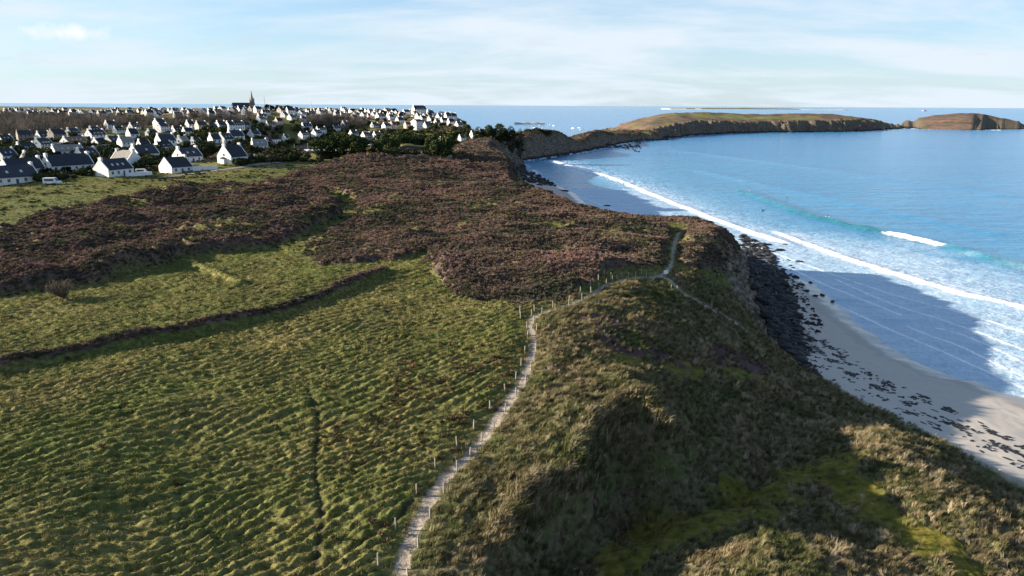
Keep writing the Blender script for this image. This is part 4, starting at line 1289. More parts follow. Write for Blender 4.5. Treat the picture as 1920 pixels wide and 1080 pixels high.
# ------------------------------------------------------------------ the lane by the houses
LN = smooth_path(px_path([(300, 334), (345, 328), (400, 321), (450, 314), (500, 307), (540, 303)]), 6)
z_, _ = surface(LN[:, 0], LN[:, 1])
vs = []
for i, (x, y) in enumerate(LN):
    d = LN[min(i + 1, len(LN) - 1)] - LN[max(i - 1, 0)]; d /= np.linalg.norm(d)
    for s in (-1.6, -.5, .5, 1.6):
        xx, yy = x - d[1] * s, y + d[0] * s
        vs.append((xx, yy, gz(xx, yy) + .12))
link('lane', MB().add(vs, [(i * 4 + k, i * 4 + k + 1, i * 4 + k + 5, i * 4 + k + 4) for i in range(len(LN) - 1) for k in range(3)]).mesh('lane', M['lane']), kind='structure')


# ------------------------------------------------------------------ vehicles
def van(uv, rz, lab, L=5.0, W=1.95, H=2.2, caravan=False):
    x, y, z = gbase([uv[0]], [uv[1]])
    o = empty('caravan' if caravan else 'van', (x[0], y[0], gz(x[0], y[0])), R(rz), label=lab, cat='caravan' if caravan else 'van')
    prof = [(-L / 2, .4), (L / 2, .4), (L / 2, 1.0), (L / 2 - .9, 1.15), (L / 2 - 1.5, H), (-L / 2, H)] if not caravan else [(-L / 2, .5), (L / 2, .5), (L / 2 + .25, 1.2), (L / 2 - .2, H), (-L / 2 + .1, H), (-L / 2 - .2, 1.2)]
    rings = [[(px_, s * W / 2, pz_) for px_, pz_ in prof] for s in (-1, 1)]
    child('body', MB().loft(rings[::-1]).mesh('body', M['vanpaint']), o)
    child('side_window', MB().box(-L / 2 + .5, L / 2 - 1.7, -W / 2 - .03, -W / 2 + .02, 1.25, 1.85).mesh('side_window', M['glass']), o)
    if not caravan:
        a = L / 2
        child('windscreen', MB().add([(a - .92, -W / 2 + .12, 1.2), (a - .92, W / 2 - .12, 1.2), (a - 1.47, W / 2 - .2, H - .08), (a - 1.47, -W / 2 + .2, H - .08)], [(0, 1, 2, 3)]).mesh('windscreen', M['glass']), o, loc=(.05, 0, .02))
        for s in (-1, 1):
            child('headlight', MB().box(a - .02, a + .03, s * .7 - .15, s * .7 + .15, .75, .92).mesh('headlight', M['alu']), o)
    for wx in ((-L / 2 + .9, L / 2 - .95) if not caravan else (-.2,)):
        for s in (-1, 1):
            w_o = child('wheel', MB().tube([(wx, s * (W / 2 - .2), .36), (wx, s * (W / 2 + .02), .36)], .36, 12).mesh('wheel', M['rubber']), o)
            child('rim', MB().tube([(wx, s * (W / 2 + .02), .36), (wx, s * (W / 2 + .04), .36)], .2, 10).mesh('rim', M['alu']), w_o)
    return o


van((99, 346), 8, 'white van parked beside the leftmost gardens at the field edge')
van((482, 302), 4, 'white caravan parked right of the bright gabled house with porch', 6.0, 2.2, 2.5, True)
van((500, 302), 8, 'white van parked right of the caravan by the hedge', 4.6, 1.9, 2.0)
van((268, 327), 20, 'white van parked between the white garden wall and the bright gable house', 4.6, 1.9, 2.0)

# ------------------------------------------------------------------ fence posts along the path
POSTS_L = [(709, 1058), (742, 986), (781, 922), (816, 875), (857, 835), (888, 802), (919, 765), (947, 731), (967, 707), (977, 683), (984, 659), (989, 631), (988, 611), (976, 596), (975, 588), (1002, 582), (1037, 573), (1067, 561), (1088, 547), (1107, 538), (1122, 527), (1133, 519), (1145, 521), (1157, 521), (1166, 518), (1178, 518), (1192, 516), (1203, 513), (1228, 517)]
POSTS_R = [(765, 1080), (784, 1021), (806, 966), (832, 919), (857, 878), (881, 849), (903, 821), (926, 796), (947, 767), (967, 738), (986, 714), (996, 690), (1002, 673), (1005, 651), (1006, 615), (1001, 601), (997, 588), (1016, 584), (1041, 577), (1067, 569), (1091, 558), (1108, 546), (1123, 539), (1137, 530), (1148, 524), (1212, 518), (1258, 545), (1269, 547), (1335, 576)]
post_me = [MB().tube([(0, 0, -.4), (lx * .5, ly * .5, .5), (lx, ly, .98)], [.065, .062, .056], 7).mesh('fence_post', M['wood']) for lx, ly in ((0, 0), (.05, .02), (-.04, .03))]
for side, lst in (('left', POSTS_L), ('right', POSTS_R)):
    px_ = px_path(lst)
    for k, (x, y) in enumerate(px_):
        o = link('fence_post', post_me[k % 3], None, None, f'weathered wooden fence post, {ordinal(k + 1)} from the nearest along the {side} side of the footpath', 'fence post', 'posts lining the footpath')
        o.location = (x, y, gz(x, y)); o.rotation_euler = (random.uniform(-.04, .04), random.uniform(-.04, .04), random.uniform(0, 6)); o.scale = (1, 1, random.uniform(.9, 1.08))
x, y = px_path([(1248, 517)])[0]
sg = empty('path_sign', (x, y, gz(x, y)), R(15), label='small white notice board on a post where the footpaths meet', cat='sign')
child('post', MB().tube([(0, 0, -.3), (0, 0, 1.3)], .06, 6).mesh('post', M['wood']), sg)
child('board', MB().box(-.4, .4, -.1, -.05, .75, 1.35).mesh('board', M['hull']), sg)

# ------------------------------------------------------------------ trees
def leaf_cloud(name, lobes, n, size, mat, seed, fill=0.75):
    """many small leaf-clump faces spread through the outer part of a set of lobes"""
    rg = np.random.default_rng(seed)
    lobes = np.asarray(lobes, float)
    wgt = lobes[:, 3] * lobes[:, 4] + lobes[:, 3] * lobes[:, 5]; wgt /= wgt.sum()
    k = rg.choice(len(lobes), n, p=wgt)
    d = rg.normal(size=(n, 3)); d /= np.linalg.norm(d, axis=1)[:, None]
    rad = (fill + (1.06 - fill) * rg.random(n) ** 0.6)[:, None]
    c = lobes[k, :3] + d * lobes[k, 3:6] * rad
    nrm = d + rg.normal(size=(n, 3)) * 0.75; nrm /= np.linalg.norm(nrm, axis=1)[:, None]
    t = np.cross(nrm, rg.normal(size=(n, 3))); t /= np.linalg.norm(t, axis=1)[:, None]
    b = np.cross(nrm, t)
    s = size * (0.5 + rg.random(n))[:, None]
    v = np.stack([c - t * s * .7, c - b * s * .45 + nrm * s * .15, c + t * s * .8, c + b * s * .5 + nrm * s * .1], 1).reshape(-1, 3)
    me_ = mesh_np(name, v, np.arange(4 * n).reshape(n, 4), False)
    me_.materials.append(mat)
    return me_


def lobes_round(w, h, n, seed, flat=1.0, base_=0.12):
    rg = np.random.default_rng(seed)
    L = [(0, 0, h * .55, w * .36, w * .36, h * .40)]
    for i in range(n):
        a = 2 * math.pi * i / n + rg.uniform(-.4, .4); zz_ = h * rg.uniform(.25 + base_, .86)
        rr0 = w * .5 * math.sqrt(max(0.05, 1 - ((zz_ / h - .5) / .62) ** 2)) * rg.uniform(.55, .85)
        q = w * rg.uniform(.13, .22)
        L.append((rr0 * math.cos(a), rr0 * math.sin(a), zz_, q, q, q * flat))
    return L


def trunk_mesh(h, r, seed, forks=4, spread=.3):
    rg = random.Random(seed)
    m_ = MB().tube([(0, 0, -.6), (rg.uniform(-.1, .1), rg.uniform(-.1, .1), h * .35), (rg.uniform(-.2, .2), rg.uniform(-.2, .2), h * .75)], [r, r * .75, r * .35], 7)
    for i in range(forks):
        a = rg.uniform(0, 6.28); z0_ = h * rg.uniform(.25, .55)
        m_.tube([(0, 0, z0_), (math.cos(a) * h * spread * .6, math.sin(a) * h * spread * .6, z0_ + h * .18), (math.cos(a) * h * spread, math.sin(a) * h * spread, z0_ + h * .3)], [r * .5, r * .32, r * .12], 5)
    return m_.mesh('trunk', M['bark'], True)


def tree(u, v, w_px, h_px, lab, style='round', Y=None, group=None, seed=1, name='cypress_tree'):
    if Y is None:
        x, y, z = [q[0] for q in gbase([u], [v])]
    else:
        x, y, _ = at_y(u, v, Y); z = base(np.array([x]), np.array([y]))[0]
    d = math.hypot(x, y)
    w = w_px * d / FPX; h = h_px * d / FPX
    if Y is not None:
        _, _, zt = at_y(u, v - h_px, Y)
        h = max(zt - z, h)
    o = empty(name, (x, y, z - .3), random.uniform(0, 6), label=lab, cat='tree', group=group)
    if style == 'umbrella':
        L = [(random.uniform(-.3, .3) * w, random.uniform(-.3, .3) * w, h * random.uniform(.8, .92), w * .26, w * .26, h * .10) for _ in range(6)]
        cr = leaf_cloud('crown', L, 420, max(.5, w * .07), M['darkneedle'], seed, .4)
    else:
        mat = M['needle'] if style == 'round' else M['darkneedle']
        dens = int(np.clip(w * h * 34, 700, 4200))
        cr = leaf_cloud('crown', lobes_round(w, h, 11, seed, 1.0 if style == 'round' else .7), dens, max(.36, w * .045), mat, seed, .5)
    child('crown', cr, o)
    child('trunk', trunk_mesh(h, max(.12, w * .035), seed), o)
    return o


tree(605, 297, 40, 36, 'bushy green cypress, leftmost of the clump on the ridge', seed=2)
tree(638, 297, 46, 47, 'tallest green cypress, second from the left of the ridge clump', seed=3)
tree(671, 297, 46, 42, 'broad green cypress, third from the left of the ridge clump', seed=4)
tree(709, 297, 26, 32, 'slim green cypress just left of the old stone battery wall', seed=5)
tree(735, 296, 36, 16, 'low spreading cypress in front of the old stone battery wall', seed=6)
tree(828, 298, 58, 42, 'large round cypress standing alone right of the stone battery wall', seed=7)
tree(730, 282, 40, 26, 'dark green tree behind the slim cypress, leftmost of the back trees', Y=400, seed=8)
tree(756, 280, 40, 28, 'green tree behind the battery wall, left of its middle', Y=410, seed=9)
tree(782, 279, 40, 29, 'dark tree directly behind the battery wall', 'dark', Y=415, seed=10)
tree(806, 280, 30, 22, 'dark tree behind the left edge of the large round cypress', 'dark', Y=415, seed=12)
tree(384, 298, 42, 28, 'wide dark pine left of the bright gabled house with porch', 'dark', seed=13, name='pine_tree')
tree(467, 288, 20, 18, 'small dark tree just right of the bright gabled house with porch', 'dark', seed=14)
tree(63, 308, 28, 20, 'dark garden tree between the two leftmost dark-roofed houses', 'dark', seed=15)
tree(276, 302, 24, 14, 'round dark garden tree left of the bright blank gable house', 'dark', seed=16)
for k, (u, w_, h_) in enumerate([(897, 24, 17), (916, 30, 20), (937, 34, 23), (958, 28, 20), (975, 18, 15)]):
    tree(u, 252, w_, h_, f'dark wind-shaped pine, {ordinal(k + 1)} from the left in the clump before the bay', 'dark', Y=600, group='pines above the near shore', seed=20 + k, name='pine_tree')
for k, (u, vb, w_, h_, st_) in enumerate([(445, 204, 16, 11, 'umbrella'), (505, 206, 16, 11, 'dark'), (527, 206, 18, 9, 'dark'), (545, 206, 20, 8, 'dark'), (663, 212, 16, 9, 'umbrella'), (677, 213, 14, 8, 'umbrella'), (737, 211, 14, 8, 'umbrella'), (285, 209, 10, 8, 'dark'), (720, 212, 14, 6, 'dark')]):
    tree(u, vb, w_, h_, f'dark {"flat-topped" if st_ == "umbrella" else "rounded"} skyline pine, {ordinal(1 + sorted([445, 505, 527, 545, 663, 677, 737, 285, 720]).index(u))} from the left against the sea horizon', st_, Y=1050, group='pines on the skyline', seed=40 + k, name='pine_tree')
for k, (u, v, w_) in enumerate([(1006, 251, 22), (1024, 251, 20), (990, 262, 16)]):
    tree(u, v, w_, 7, f'low dark thorn bush, {ordinal([2, 3, 1][k])} from the left on the rust-coloured headland', 'dark', Y=700, seed=60 + k, name='thorn_bush')

# garden trees and shrubs between the houses, each its own thing, three shared shapes
G_CR = [leaf_cloud('crown', lobes_round(5, 4.2, 7, 70 + k, .8), 420, .55, M['shrub'], 70 + k, .5) for k in range(3)]
G_TR = [trunk_mesh(3.2, .16, 80 + k) for k in range(3)]
GB = [('gardens behind the field-side houses', 'shrubs in the near gardens', (0, 330), (256, 318), 60, (.6, 1.2)), ('slope above the harbour', 'shrubs on the harbour slope', (330, 640), (232, 282), 75, (.8, 1.7)), ('terraces across the harbour', 'shrubs on the far terraces', (600, 880), (226, 262), 70, (.8, 1.7))]
HX = np.array(HOUSE_XY)
for phrase, group, (u0, u1), (v0, v1), cnt, (s0, s1) in GB:
    cu = RNG.uniform(u0, u1, 450); cv_ = RNG.uniform(v0, v1, 450)
    cx, cy, cz = gbase(cu, cv_)
    got = []
    for a, b, c, u_ in zip(cx, cy, cz, cu):
        if len(got) >= cnt:
            break
        dd = np.hypot(HX[:, 0] - a, HX[:, 1] - b).min()
        if c < 1.5 or dd < 7.5 or (got and min(math.hypot(a - g[1], b - g[2]) for g in got) < 4.5):
            continue
        got.append((u_, a, b, c))
    for k, (u_, a, b, c) in enumerate(sorted(got)):
        s = random.uniform(s0, s1)
        o = empty('garden_tree', (a, b, c - .4), random.uniform(0, 6), label=f'dark leafy garden shrub, {ordinal(k + 1)} from the left on the {phrase}', cat='shrub', group=group)
        o.scale = (s * random.uniform(.8, 1.3), s * random.uniform(.8, 1.3), s)
        child('crown', G_CR[k % 3], o); child('trunk', G_TR[k % 3], o)


# the lone bare thorn on the field
def twig_tree(name, h, w, seed, lean=0.0, n=26, mat='twig', rad=.05):
    rg = random.Random(seed)
    m_ = MB()
    m_.tube([(0, 0, -.3), (lean * .2, 0, h * .25)], [rad * 1.6, rad * 1.2], 5)
    for i in range(n):
        a = rg.uniform(0, 6.28); sp_ = rg.uniform(.2, .5) * w; zt = h * rg.uniform(.55, 1.0)
        p1 = (lean * .2, 0, h * rg.uniform(.12, .3))
        p2 = (lean * .5 + math.cos(a) * sp_ * .6, math.sin(a) * sp_ * .6, zt * .62)
        p3 = (lean + math.cos(a) * sp_, math.sin(a) * sp_, zt)
        m_.tube([p1, p2, p3], [rad * .8, rad * .5, rad * .18], 3, False)
        for _ in range(5):
            t = rg.uniform(.3, 1)
            q = [p2[j] + (p3[j] - p2[j]) * t for j in range(3)]
            e_ = [q[0] + rg.uniform(-.2, .2) * w, q[1] + rg.uniform(-.2, .2) * w, q[2] + rg.uniform(0, .22) * h]
            m_.tube([q, e_], [rad * .34, rad * .12], 3, False)
    return m_.mesh(name, M[mat])


x, y = px_path([(126, 566)])[0]
tb = empty('thorn_bush', (x, y, gz(x, y)), 0, label='lone bare wind-bent thorn bush in the left green field casting a long shadow', cat='bush')
child('twigs', twig_tree('twigs', 3.0, 3.8, 5, -1.2, 110, 'bark', .075), tb)
child('stem', MB().tube([(0.1, 0, -.3), (0, 0, .5), (-.2, 0, .9)], [.2, .16, .1], 6).mesh('stem', M['bark']), tb)


# ------------------------------------------------------------------ instancing for what nobody could count
SRC = bpy.data.collections.new('sources')          # shapes only, never linked into the scene


def scatter(name, P, rot, scl, idx, meshes, mat, label, cat):
    col = bpy.data.collections.new(name + '_shapes')
    for k, m_ in enumerate(meshes):
        so = bpy.data.objects.new(f'{name}_shape_{k:02d}', m_)
        if not len(m_.materials):
            m_.materials.append(mat)
        col.objects.link(so)
    me_ = bpy.data.meshes.new(name)
    me_.vertices.add(len(P)); me_.vertices.foreach_set('co', np.ascontiguousarray(P, np.float32).ravel())
    for nm, typ, key, dat in (('rot', 'FLOAT_VECTOR', 'vector', rot), ('scl', 'FLOAT_VECTOR', 'vector', scl), ('idx', 'INT', 'value', idx)):
        a = me_.attributes.new(nm, typ, 'POINT')
        a.data.foreach_set(key, np.ascontiguousarray(dat, np.int32 if typ == 'INT' else np.float32).ravel())
    o = link(name, me_, None, None, label, cat, None, 'stuff')
    ng = bpy.data.node_groups.new(name, 'GeometryNodeTree')
    ng.interface.new_socket('Geometry', in_out='INPUT', socket_type='NodeSocketGeometry')
    ng.interface.new_socket('Geometry', in_out='OUTPUT', socket_type='NodeSocketGeometry')
    gi = ng.nodes.new('NodeGroupInput'); go = ng.nodes.new('NodeGroupOutput')
    ci = ng.nodes.new('GeometryNodeCollectionInfo'); ci.inputs[0].default_value = col; ci.inputs[1].default_value = True; ci.inputs[2].default_value = True
    ip = ng.nodes.new('GeometryNodeInstanceOnPoints')

    def na(nm, typ):
        n_ = ng.nodes.new('GeometryNodeInputNamedAttribute'); n_.data_type = typ; n_.inputs[0].default_value = nm
        return n_.outputs[0]
    e2r = ng.nodes.new('FunctionNodeEulerToRotation')
    ng.links.new(na('rot', 'FLOAT_VECTOR'), e2r.inputs[0])
    ng.links.new(gi.outputs[0], ip.inputs['Points']); ng.links.new(ci.outputs[0], ip.inputs['Instance'])
    ip.inputs['Pick Instance'].default_value = True
    ng.links.new(na('idx', 'INT'), ip.inputs['Instance Index']); ng.links.new(e2r.outputs[0], ip.inputs['Rotation']); ng.links.new(na('scl', 'FLOAT_VECTOR'), ip.inputs['Scale'])
    ng.links.new(ip.outputs[0], go.inputs[0])
    md = o.modifiers.new('scatter', 'NODES'); md.node_group = ng
    return o


def blades(n, h, spread, width, lean, curl, seed, segs=2):
    rg = np.random.default_rng(seed)
    m_ = MB()
    for i in range(n):
        a = rg.uniform(0, 6.28); r0 = spread * math.sqrt(rg.random()); bx, by = r0 * math.cos(a), r0 * math.sin(a)
        hh = h * rg.uniform(.55, 1.1); la = rg.uniform(0, 6.28); ll = curl * hh * rg.uniform(.3, 1)
        dx, dy = math.cos(la) * ll + lean * hh, math.sin(la) * ll
        wx, wy = -math.sin(la) * width, math.cos(la) * width
        if segs == 1:
            m_.add([(bx - wx, by - wy, -.03), (bx + wx, by + wy, -.03), (bx + dx, by + dy, hh)], [(0, 1, 2)])
        else:
            m_.add([(bx - wx, by - wy, -.05), (bx + wx, by + wy, -.05), (bx + dx * .4 + wx * .8, by + dy * .4 + wy * .8, hh * .65), (bx + dx * .4 - wx * .8, by + dy * .4 - wy * .8, hh * .65), (bx + dx, by + dy, hh * (1 - .25 * curl))],
                   [(0, 1, 2, 3), (3, 2, 4)])
    return m_.mesh('tuft')


def cover_mat(name, stops, scale_big, tint_lo, tint_hi, rough=0.9, transl=0.0):
    m, nt = new_mat(name)
    oi = N(nt, 'ShaderNodeObjectInfo')
    geo = N(nt, 'ShaderNodeNewGeometry')
    nb = N(nt, 'ShaderNodeTexNoise', {'Vector': geo.outputs['Position'], 'Scale': scale_big, 'Detail': 4.0, 'Roughness': 0.6}).outputs[0]
    c = ramp(nt, oi.outputs['Random'], stops)
    c = mixc(nt, 1.0, c, ramp(nt, nb, [(0.36, tint_lo), (0.64, tint_hi)]), 'MULTIPLY')
    b = N(nt, 'ShaderNodeBsdfPrincipled', {'Base Color': c, 'Roughness': rough, 'Specular IOR Level': 0.08})
    if transl:
        tr_ = N(nt, 'ShaderNodeBsdfTranslucent', {'Color': c})
        mx = N(nt, 'ShaderNodeMixShader', {0: transl, 1: b.outputs[0], 2: tr_.outputs[0]})
        N(nt, 'ShaderNodeOutputMaterial', {0: mx.outputs[0]})
    else:
        finish(nt, b)
    return m


# cell areas of the ground grid, to draw points evenly over the ground
_azr = np.radians(np.concatenate([np.linspace(-100, -42, 30)[:-1], np.linspace(-42, 42, 750), np.linspace(42, 100, 30)[1:]]))
_rr = geo_rows([(26, 150, 0.0026), (150, 420, 0.0044), (420, 1000, 0.0068), (1000, 1800, 0.0036), (1800, 3600, 0.08)])
AREA = np.gradient(_rr)[:, None] * _rr[:, None] * np.gradient(_azr)[None, :]
DIST = np.hypot(TX, TY)
INVIEW = (np.abs(np.degrees(np.arctan2(TX, TY))) < 40) & (DIST > 34)


def draw(density, cap):
    lam = np.where(INVIEW, density, 0) * AREA
    tot = lam.sum()
    if tot > cap:
        lam *= cap / tot
    cnt = RNG.poisson(lam)
    j, i = np.nonzero(cnt)
    rep = cnt[j, i]
    j = np.repeat(j, rep); i = np.repeat(i, rep)
    n = len(j)
    j2 = np.clip(j + RNG.integers(0, 2, n), 0, TX.shape[0] - 1); i2 = np.clip(i + RNG.integers(0, 2, n), 0, TX.shape[1] - 1)
    t = RNG.random(n)
    P = np.stack([TX[j, i] * (1 - t) + TX[j2, i2] * t, TY[j, i] * (1 - t) + TY[j2, i2] * t, TZ[j, i] * (1 - t) + TZ[j2, i2] * t], 1)
    return P, j, i


def rots(n, tilt=.15):
    return np.stack([RNG.normal(0, tilt, n), RNG.normal(0, tilt, n), RNG.uniform(0, 6.28, n)], 1)


def scl3(n, lo, hi, k=None):
    s = RNG.uniform(lo, hi, n)
    if k is not None:
        s = s * k
    return np.stack([s, s, s * RNG.uniform(.8, 1.2, n)], 1)


# meadow grass
gm = cover_mat('meadow_grass', [(0.0, (0.055, 0.065, 0.02)), (0.35, (0.125, 0.132, 0.042)), (0.7, (0.20, 0.192, 0.075)), (0.9, (0.30, 0.265, 0.135)), (1.0, (0.13, 0.09, 0.06))], 0.09, (0.7, 0.82, 0.6), (1.2, 1.02, 1.05), transl=.18)
P, j, i = draw(np.where(TZ > 3, TM['grass'] * (1 - TM['path']) * (1 - np.clip(TM['trail'] * 1.4, 0, 1)) * (5.5 * sstep(190, 90, DIST) + 1.4 * sstep(340, 260, DIST)), 0), 90000)
scatter('meadow_grass', P, rots(len(P)), scl3(len(P), .7, 1.35, 1 + DIST[j, i] / 230), RNG.integers(0, 3, len(P)), [blades(18, .10, .24, .018, .25, .6, 200 + k, 1) for k in range(3)], gm, 'tussocky green meadow grass covering the field left of the footpath', 'grass')
# marram and dune grass
mm = cover_mat('marram_grass', [(0.0, (0.055, 0.055, 0.026)), (0.4, (0.12, 0.102, 0.055)), (0.75, (0.22, 0.18, 0.105)), (1.0, (0.36, 0.30, 0.19))], 0.16, (0.55, 0.72, 0.45), (1.2, 1.1, 1.1), transl=.2)
P, j, i = draw(np.where(TZ > 3.3, np.maximum(TM['dune'], .07 * TM['moss']) * (1 - TM['path']) * 6.5 * sstep(200, 100, DIST) * (1 - .6 * TM['heath']) + 14 * np.exp(-(line_d(TX, TY, CREST)[0] / .9) ** 2), 0), 66000)
crm = 1 + .7 * np.exp(-(line_d(P[:, 0], P[:, 1], CREST)[0] / 1.2) ** 2)
rt = rots(len(P), .12); rt[:, 2] = RNG.normal(.35, .7, len(P))
scatter('marram_grass', P, rt, scl3(len(P), .6, 1.25, crm), RNG.integers(0, 3, len(P)), [blades(20, .52, .2, .016, .55, .55, 210 + k) for k in range(3)], mm, 'pale wind-combed marram grass on the dunes right of the footpath', 'grass')
sm2 = cover_mat('straw_marram', [(0.0, (0.22, 0.17, 0.10)), (0.6, (0.36, 0.29, 0.185)), (1.0, (0.46, 0.38, 0.26))], 0.2, (0.85, 0.9, 0.85), (1.1, 1.05, 1.0), transl=.2)
rim_ = np.minimum(line_d(TX, TY, CREST)[0], 50)
lit_ = sstep(.0, .5, fbm(TX / 5, TY / 5, 331, 3)) * (TX > 24) * (TY < 110)  # paler straw tufts also paint the sunlit look of lip and tops
P, j, i = draw(np.where(TZ > 4, TM['dune'] * (16 * np.exp(-(rim_ / .75) ** 2) + 3.0 * lit_), 0), 9000)
rt = rots(len(P), .14); rt[:, 2] = RNG.normal(.35, .8, len(P))
scatter('straw_marram', P, rt, scl3(len(P), .7, 1.4), RNG.integers(0, 3, len(P)), [blades(22, .7, .2, .018, .45, .6, 215 + k) for k in range(3)], sm2, 'tall straw-pale marram coloured as sunlit on the lip of the hollow and the dune tops', 'grass')
# brown scrub
sm = cover_mat('brown_scrub', [(0.0, (0.10, 0.077, 0.072)), (0.45, (0.185, 0.138, 0.124)), (0.75, (0.26, 0.195, 0.17)), (0.86, (0.30, 0.20, 0.13)), (0.87, (0.10, 0.108, 0.05)), (1.0, (0.15, 0.145, 0.07))], 0.07, (0.42, 0.56, 0.42), (1.3, 1.1, 1.05), transl=.1)


def scrub_clump(seed, n=70):
    rg = np.random.default_rng(seed)
    m_ = MB()
    for q in range(n):
        a = rg.uniform(0, 6.28); el = rg.uniform(.15, 1.45)
        d = np.array([math.cos(a) * math.cos(el), math.sin(a) * math.cos(el), math.sin(el)])
        b0 = d * rg.uniform(.1, .45) * [.7, .7, .6]; e_ = d * rg.uniform(.6, 1.0) * [.75, .75, .72] + rg.normal(0, .06, 3)
        s = np.cross(d, rg.normal(size=3)); s /= np.linalg.norm(s); s *= rg.uniform(.03, .07)
        m_.add([b0 - s * .5, b0 + s * .5, e_ + s, e_ - s], [(0, 1, 2, 3)])
    return m_.mesh('clump')


P, j, i = draw(np.where((TZ > 3) & (TY < 1100), TM['scrub'] * ((6.0 + 3 * (TY < 130)) * sstep(430, 220, DIST) + .45 * (TX > -110) * (TY > 360) * (TX < 260)), 0), 125000)
scatter('brown_scrub', P, rots(len(P), .12), scl3(len(P), .28, .68, .8 + DIST[j, i] / 450), RNG.integers(0, 4, len(P)), [scrub_clump(220 + k) for k in range(4)], sm, 'low purple-brown winter scrub and bracken in broad patches across the dunes', 'scrub')
# scattered dead bracken and gorse in the meadow and dunes
bm_ = cover_mat('dead_bracken', [(0.0, (0.06, 0.04, 0.03)), (0.5, (0.14, 0.095, 0.06)), (1.0, (0.06, 0.07, 0.025))], 0.1, (0.7, 0.75, 0.7), (1.2, 1.05, 1.0))
BROWNZ = px_path([(620, 830), (740, 700), (860, 640), (960, 630), (970, 700), (890, 790), (800, 860), (690, 910)])
brz = sstep(-4, 3, poly_sd(TX, TY, BROWNZ)) * sstep(-.25, .3, fbm(TX / 3.5, TY / 3.5, 305, 3))
mottle = sstep(.12, .5, fbm(TX / 9, TY / 9, 301, 3))
side_ = np.exp(-np.minimum(line_d(TX, TY, PATH, 30)[0], 60) / 12)
P, j, i = draw(np.where((TZ > 3.5) & (TY < 300), (TM['grass'] * .25 + TM['dune'] * .5) * mottle * (.15 + side_) * (1 - TM['path']) * (DIST < 190) + .5 * TM['heath'] + 1.5 * brz * TM['grass'] * (1 - TM['path']), 0), 12000)
scatter('dead_bracken', P, rots(len(P), .12), scl3(len(P), .3, .75), RNG.integers(0, 4, len(P)), [scrub_clump(230 + k, 46) for k in range(4)], bm_, 'scattered brown bracken and heather clumps among the grass beside the footpath', 'bracken')
# bare wood in the valley and scrubby hedges round the village: far off, one mass
bw = cover_mat('bare_wood', [(0.0, (0.075, 0.056, 0.045)), (0.6, (0.13, 0.10, 0.078)), (1.0, (0.06, 0.06, 0.035))], 0.02, (0.8, 0.85, 0.8), (1.15, 1.05, 1.0))


def belt(poly, n, margin=6.5):
    pw = px_path(poly)
    lo, hi = pw.min(0), pw.max(0)
    q = RNG.uniform(lo, hi, (n * 6, 2))
    q = q[in_poly(q[:, 0], q[:, 1], pw)]
    dd = np.array([np.hypot(HX[:, 0] - a, HX[:, 1] - b).min() for a, b in q])
    q = q[dd > margin][:n]
    z = base(q[:, 0], q[:, 1])
    k = z > 1.2
    return np.column_stack([q, z - .3])[k]


P = np.vstack([belt([(0, 262), (0, 222), (150, 226), (300, 232), (330, 240), (240, 252), (120, 250), (60, 264)], 700), belt([(300, 236), (360, 216), (470, 216), (470, 232), (360, 240)], 260), belt([(560, 236), (600, 222), (680, 226), (690, 240), (620, 246)], 160)])
scatter('bare_woodland', P, rots(len(P), .05), scl3(len(P), .7, 1.35), RNG.integers(0, 3, len(P)), [twig_tree('wood', 7.5, 8.5, 240 + k, .3, 34, 'twig', .10) for k in range(3)], bw, 'bare grey-brown winter woodland filling the valley behind the first houses', 'woodland')
hm = cover_mat('hedge_leaf', [(0.0, (0.016, 0.024, 0.010)), (0.6, (0.04, 0.05, 0.02)), (1.0, (0.085, 0.07, 0.045))], 0.02, (0.7, 0.8, 0.7), (1.2, 1.1, 1.0))
P = np.vstack([belt([(290, 262), (420, 246), (560, 242), (640, 250), (640, 286), (560, 296), (470, 290), (380, 282), (300, 285)], 900, 6), belt([(620, 268), (640, 246), (760, 246), (880, 246), (880, 268), (760, 275)], 700, 6), belt([(0, 345), (0, 262), (150, 262), (300, 262), (300, 320), (250, 328), (120, 338)], 700, 5.5),
               belt([(0, 225), (0, 208), (420, 208), (620, 210), (860, 214), (870, 232), (700, 228), (500, 222), (250, 222)], 900, 7), belt([(596, 298.5), (596, 295.5), (870, 294), (870, 297)], 220, 3), belt([(445, 312), (470, 298), (560, 298), (600, 304), (560, 303), (500, 304)], 90, 6)])  # thin ridge belt is hedge added as the dark shadow strip below the cypresses
scatter('hedge_scrub', P, rots(len(P), .05), scl3(len(P), .45, 1.1), RNG.integers(0, 3, len(P)), [leaf_cloud('hedge', lobes_round(4.6, 3.0, 6, 250 + k, .8), 150, .7, hm, 250 + k, .4) for k in range(3)], hm, 'dark hedges and scrub massed between village and harbour, plus hedge added as ridge shade strip', 'hedge')
# gorse and low bushes seen as dark dots on the upper green fields
P, j, i = draw(np.where((TZ > 3) & (TY > 150) & (TY < 330) & (TX < 20), TM['grass'] * .8 * sstep(-.05, .5, fbm(TX / 11, TY / 5, 311, 4)) * (RNG.random(TX.shape) < .6), 0), 12000)
scatter('gorse', P, rots(len(P), .05), scl3(len(P), .05, .26) * [1.2, 1.2, .8], RNG.integers(0, 3, len(P)), [leaf_cloud('gorse', lobes_round(4.6, 3.0, 6, 260 + k, .8), 110, .6, M['shrub'], 260 + k, .4) for k in range(3)], M['shrub'], 'low dark gorse bushes dotted over the upper green fields', 'gorse')


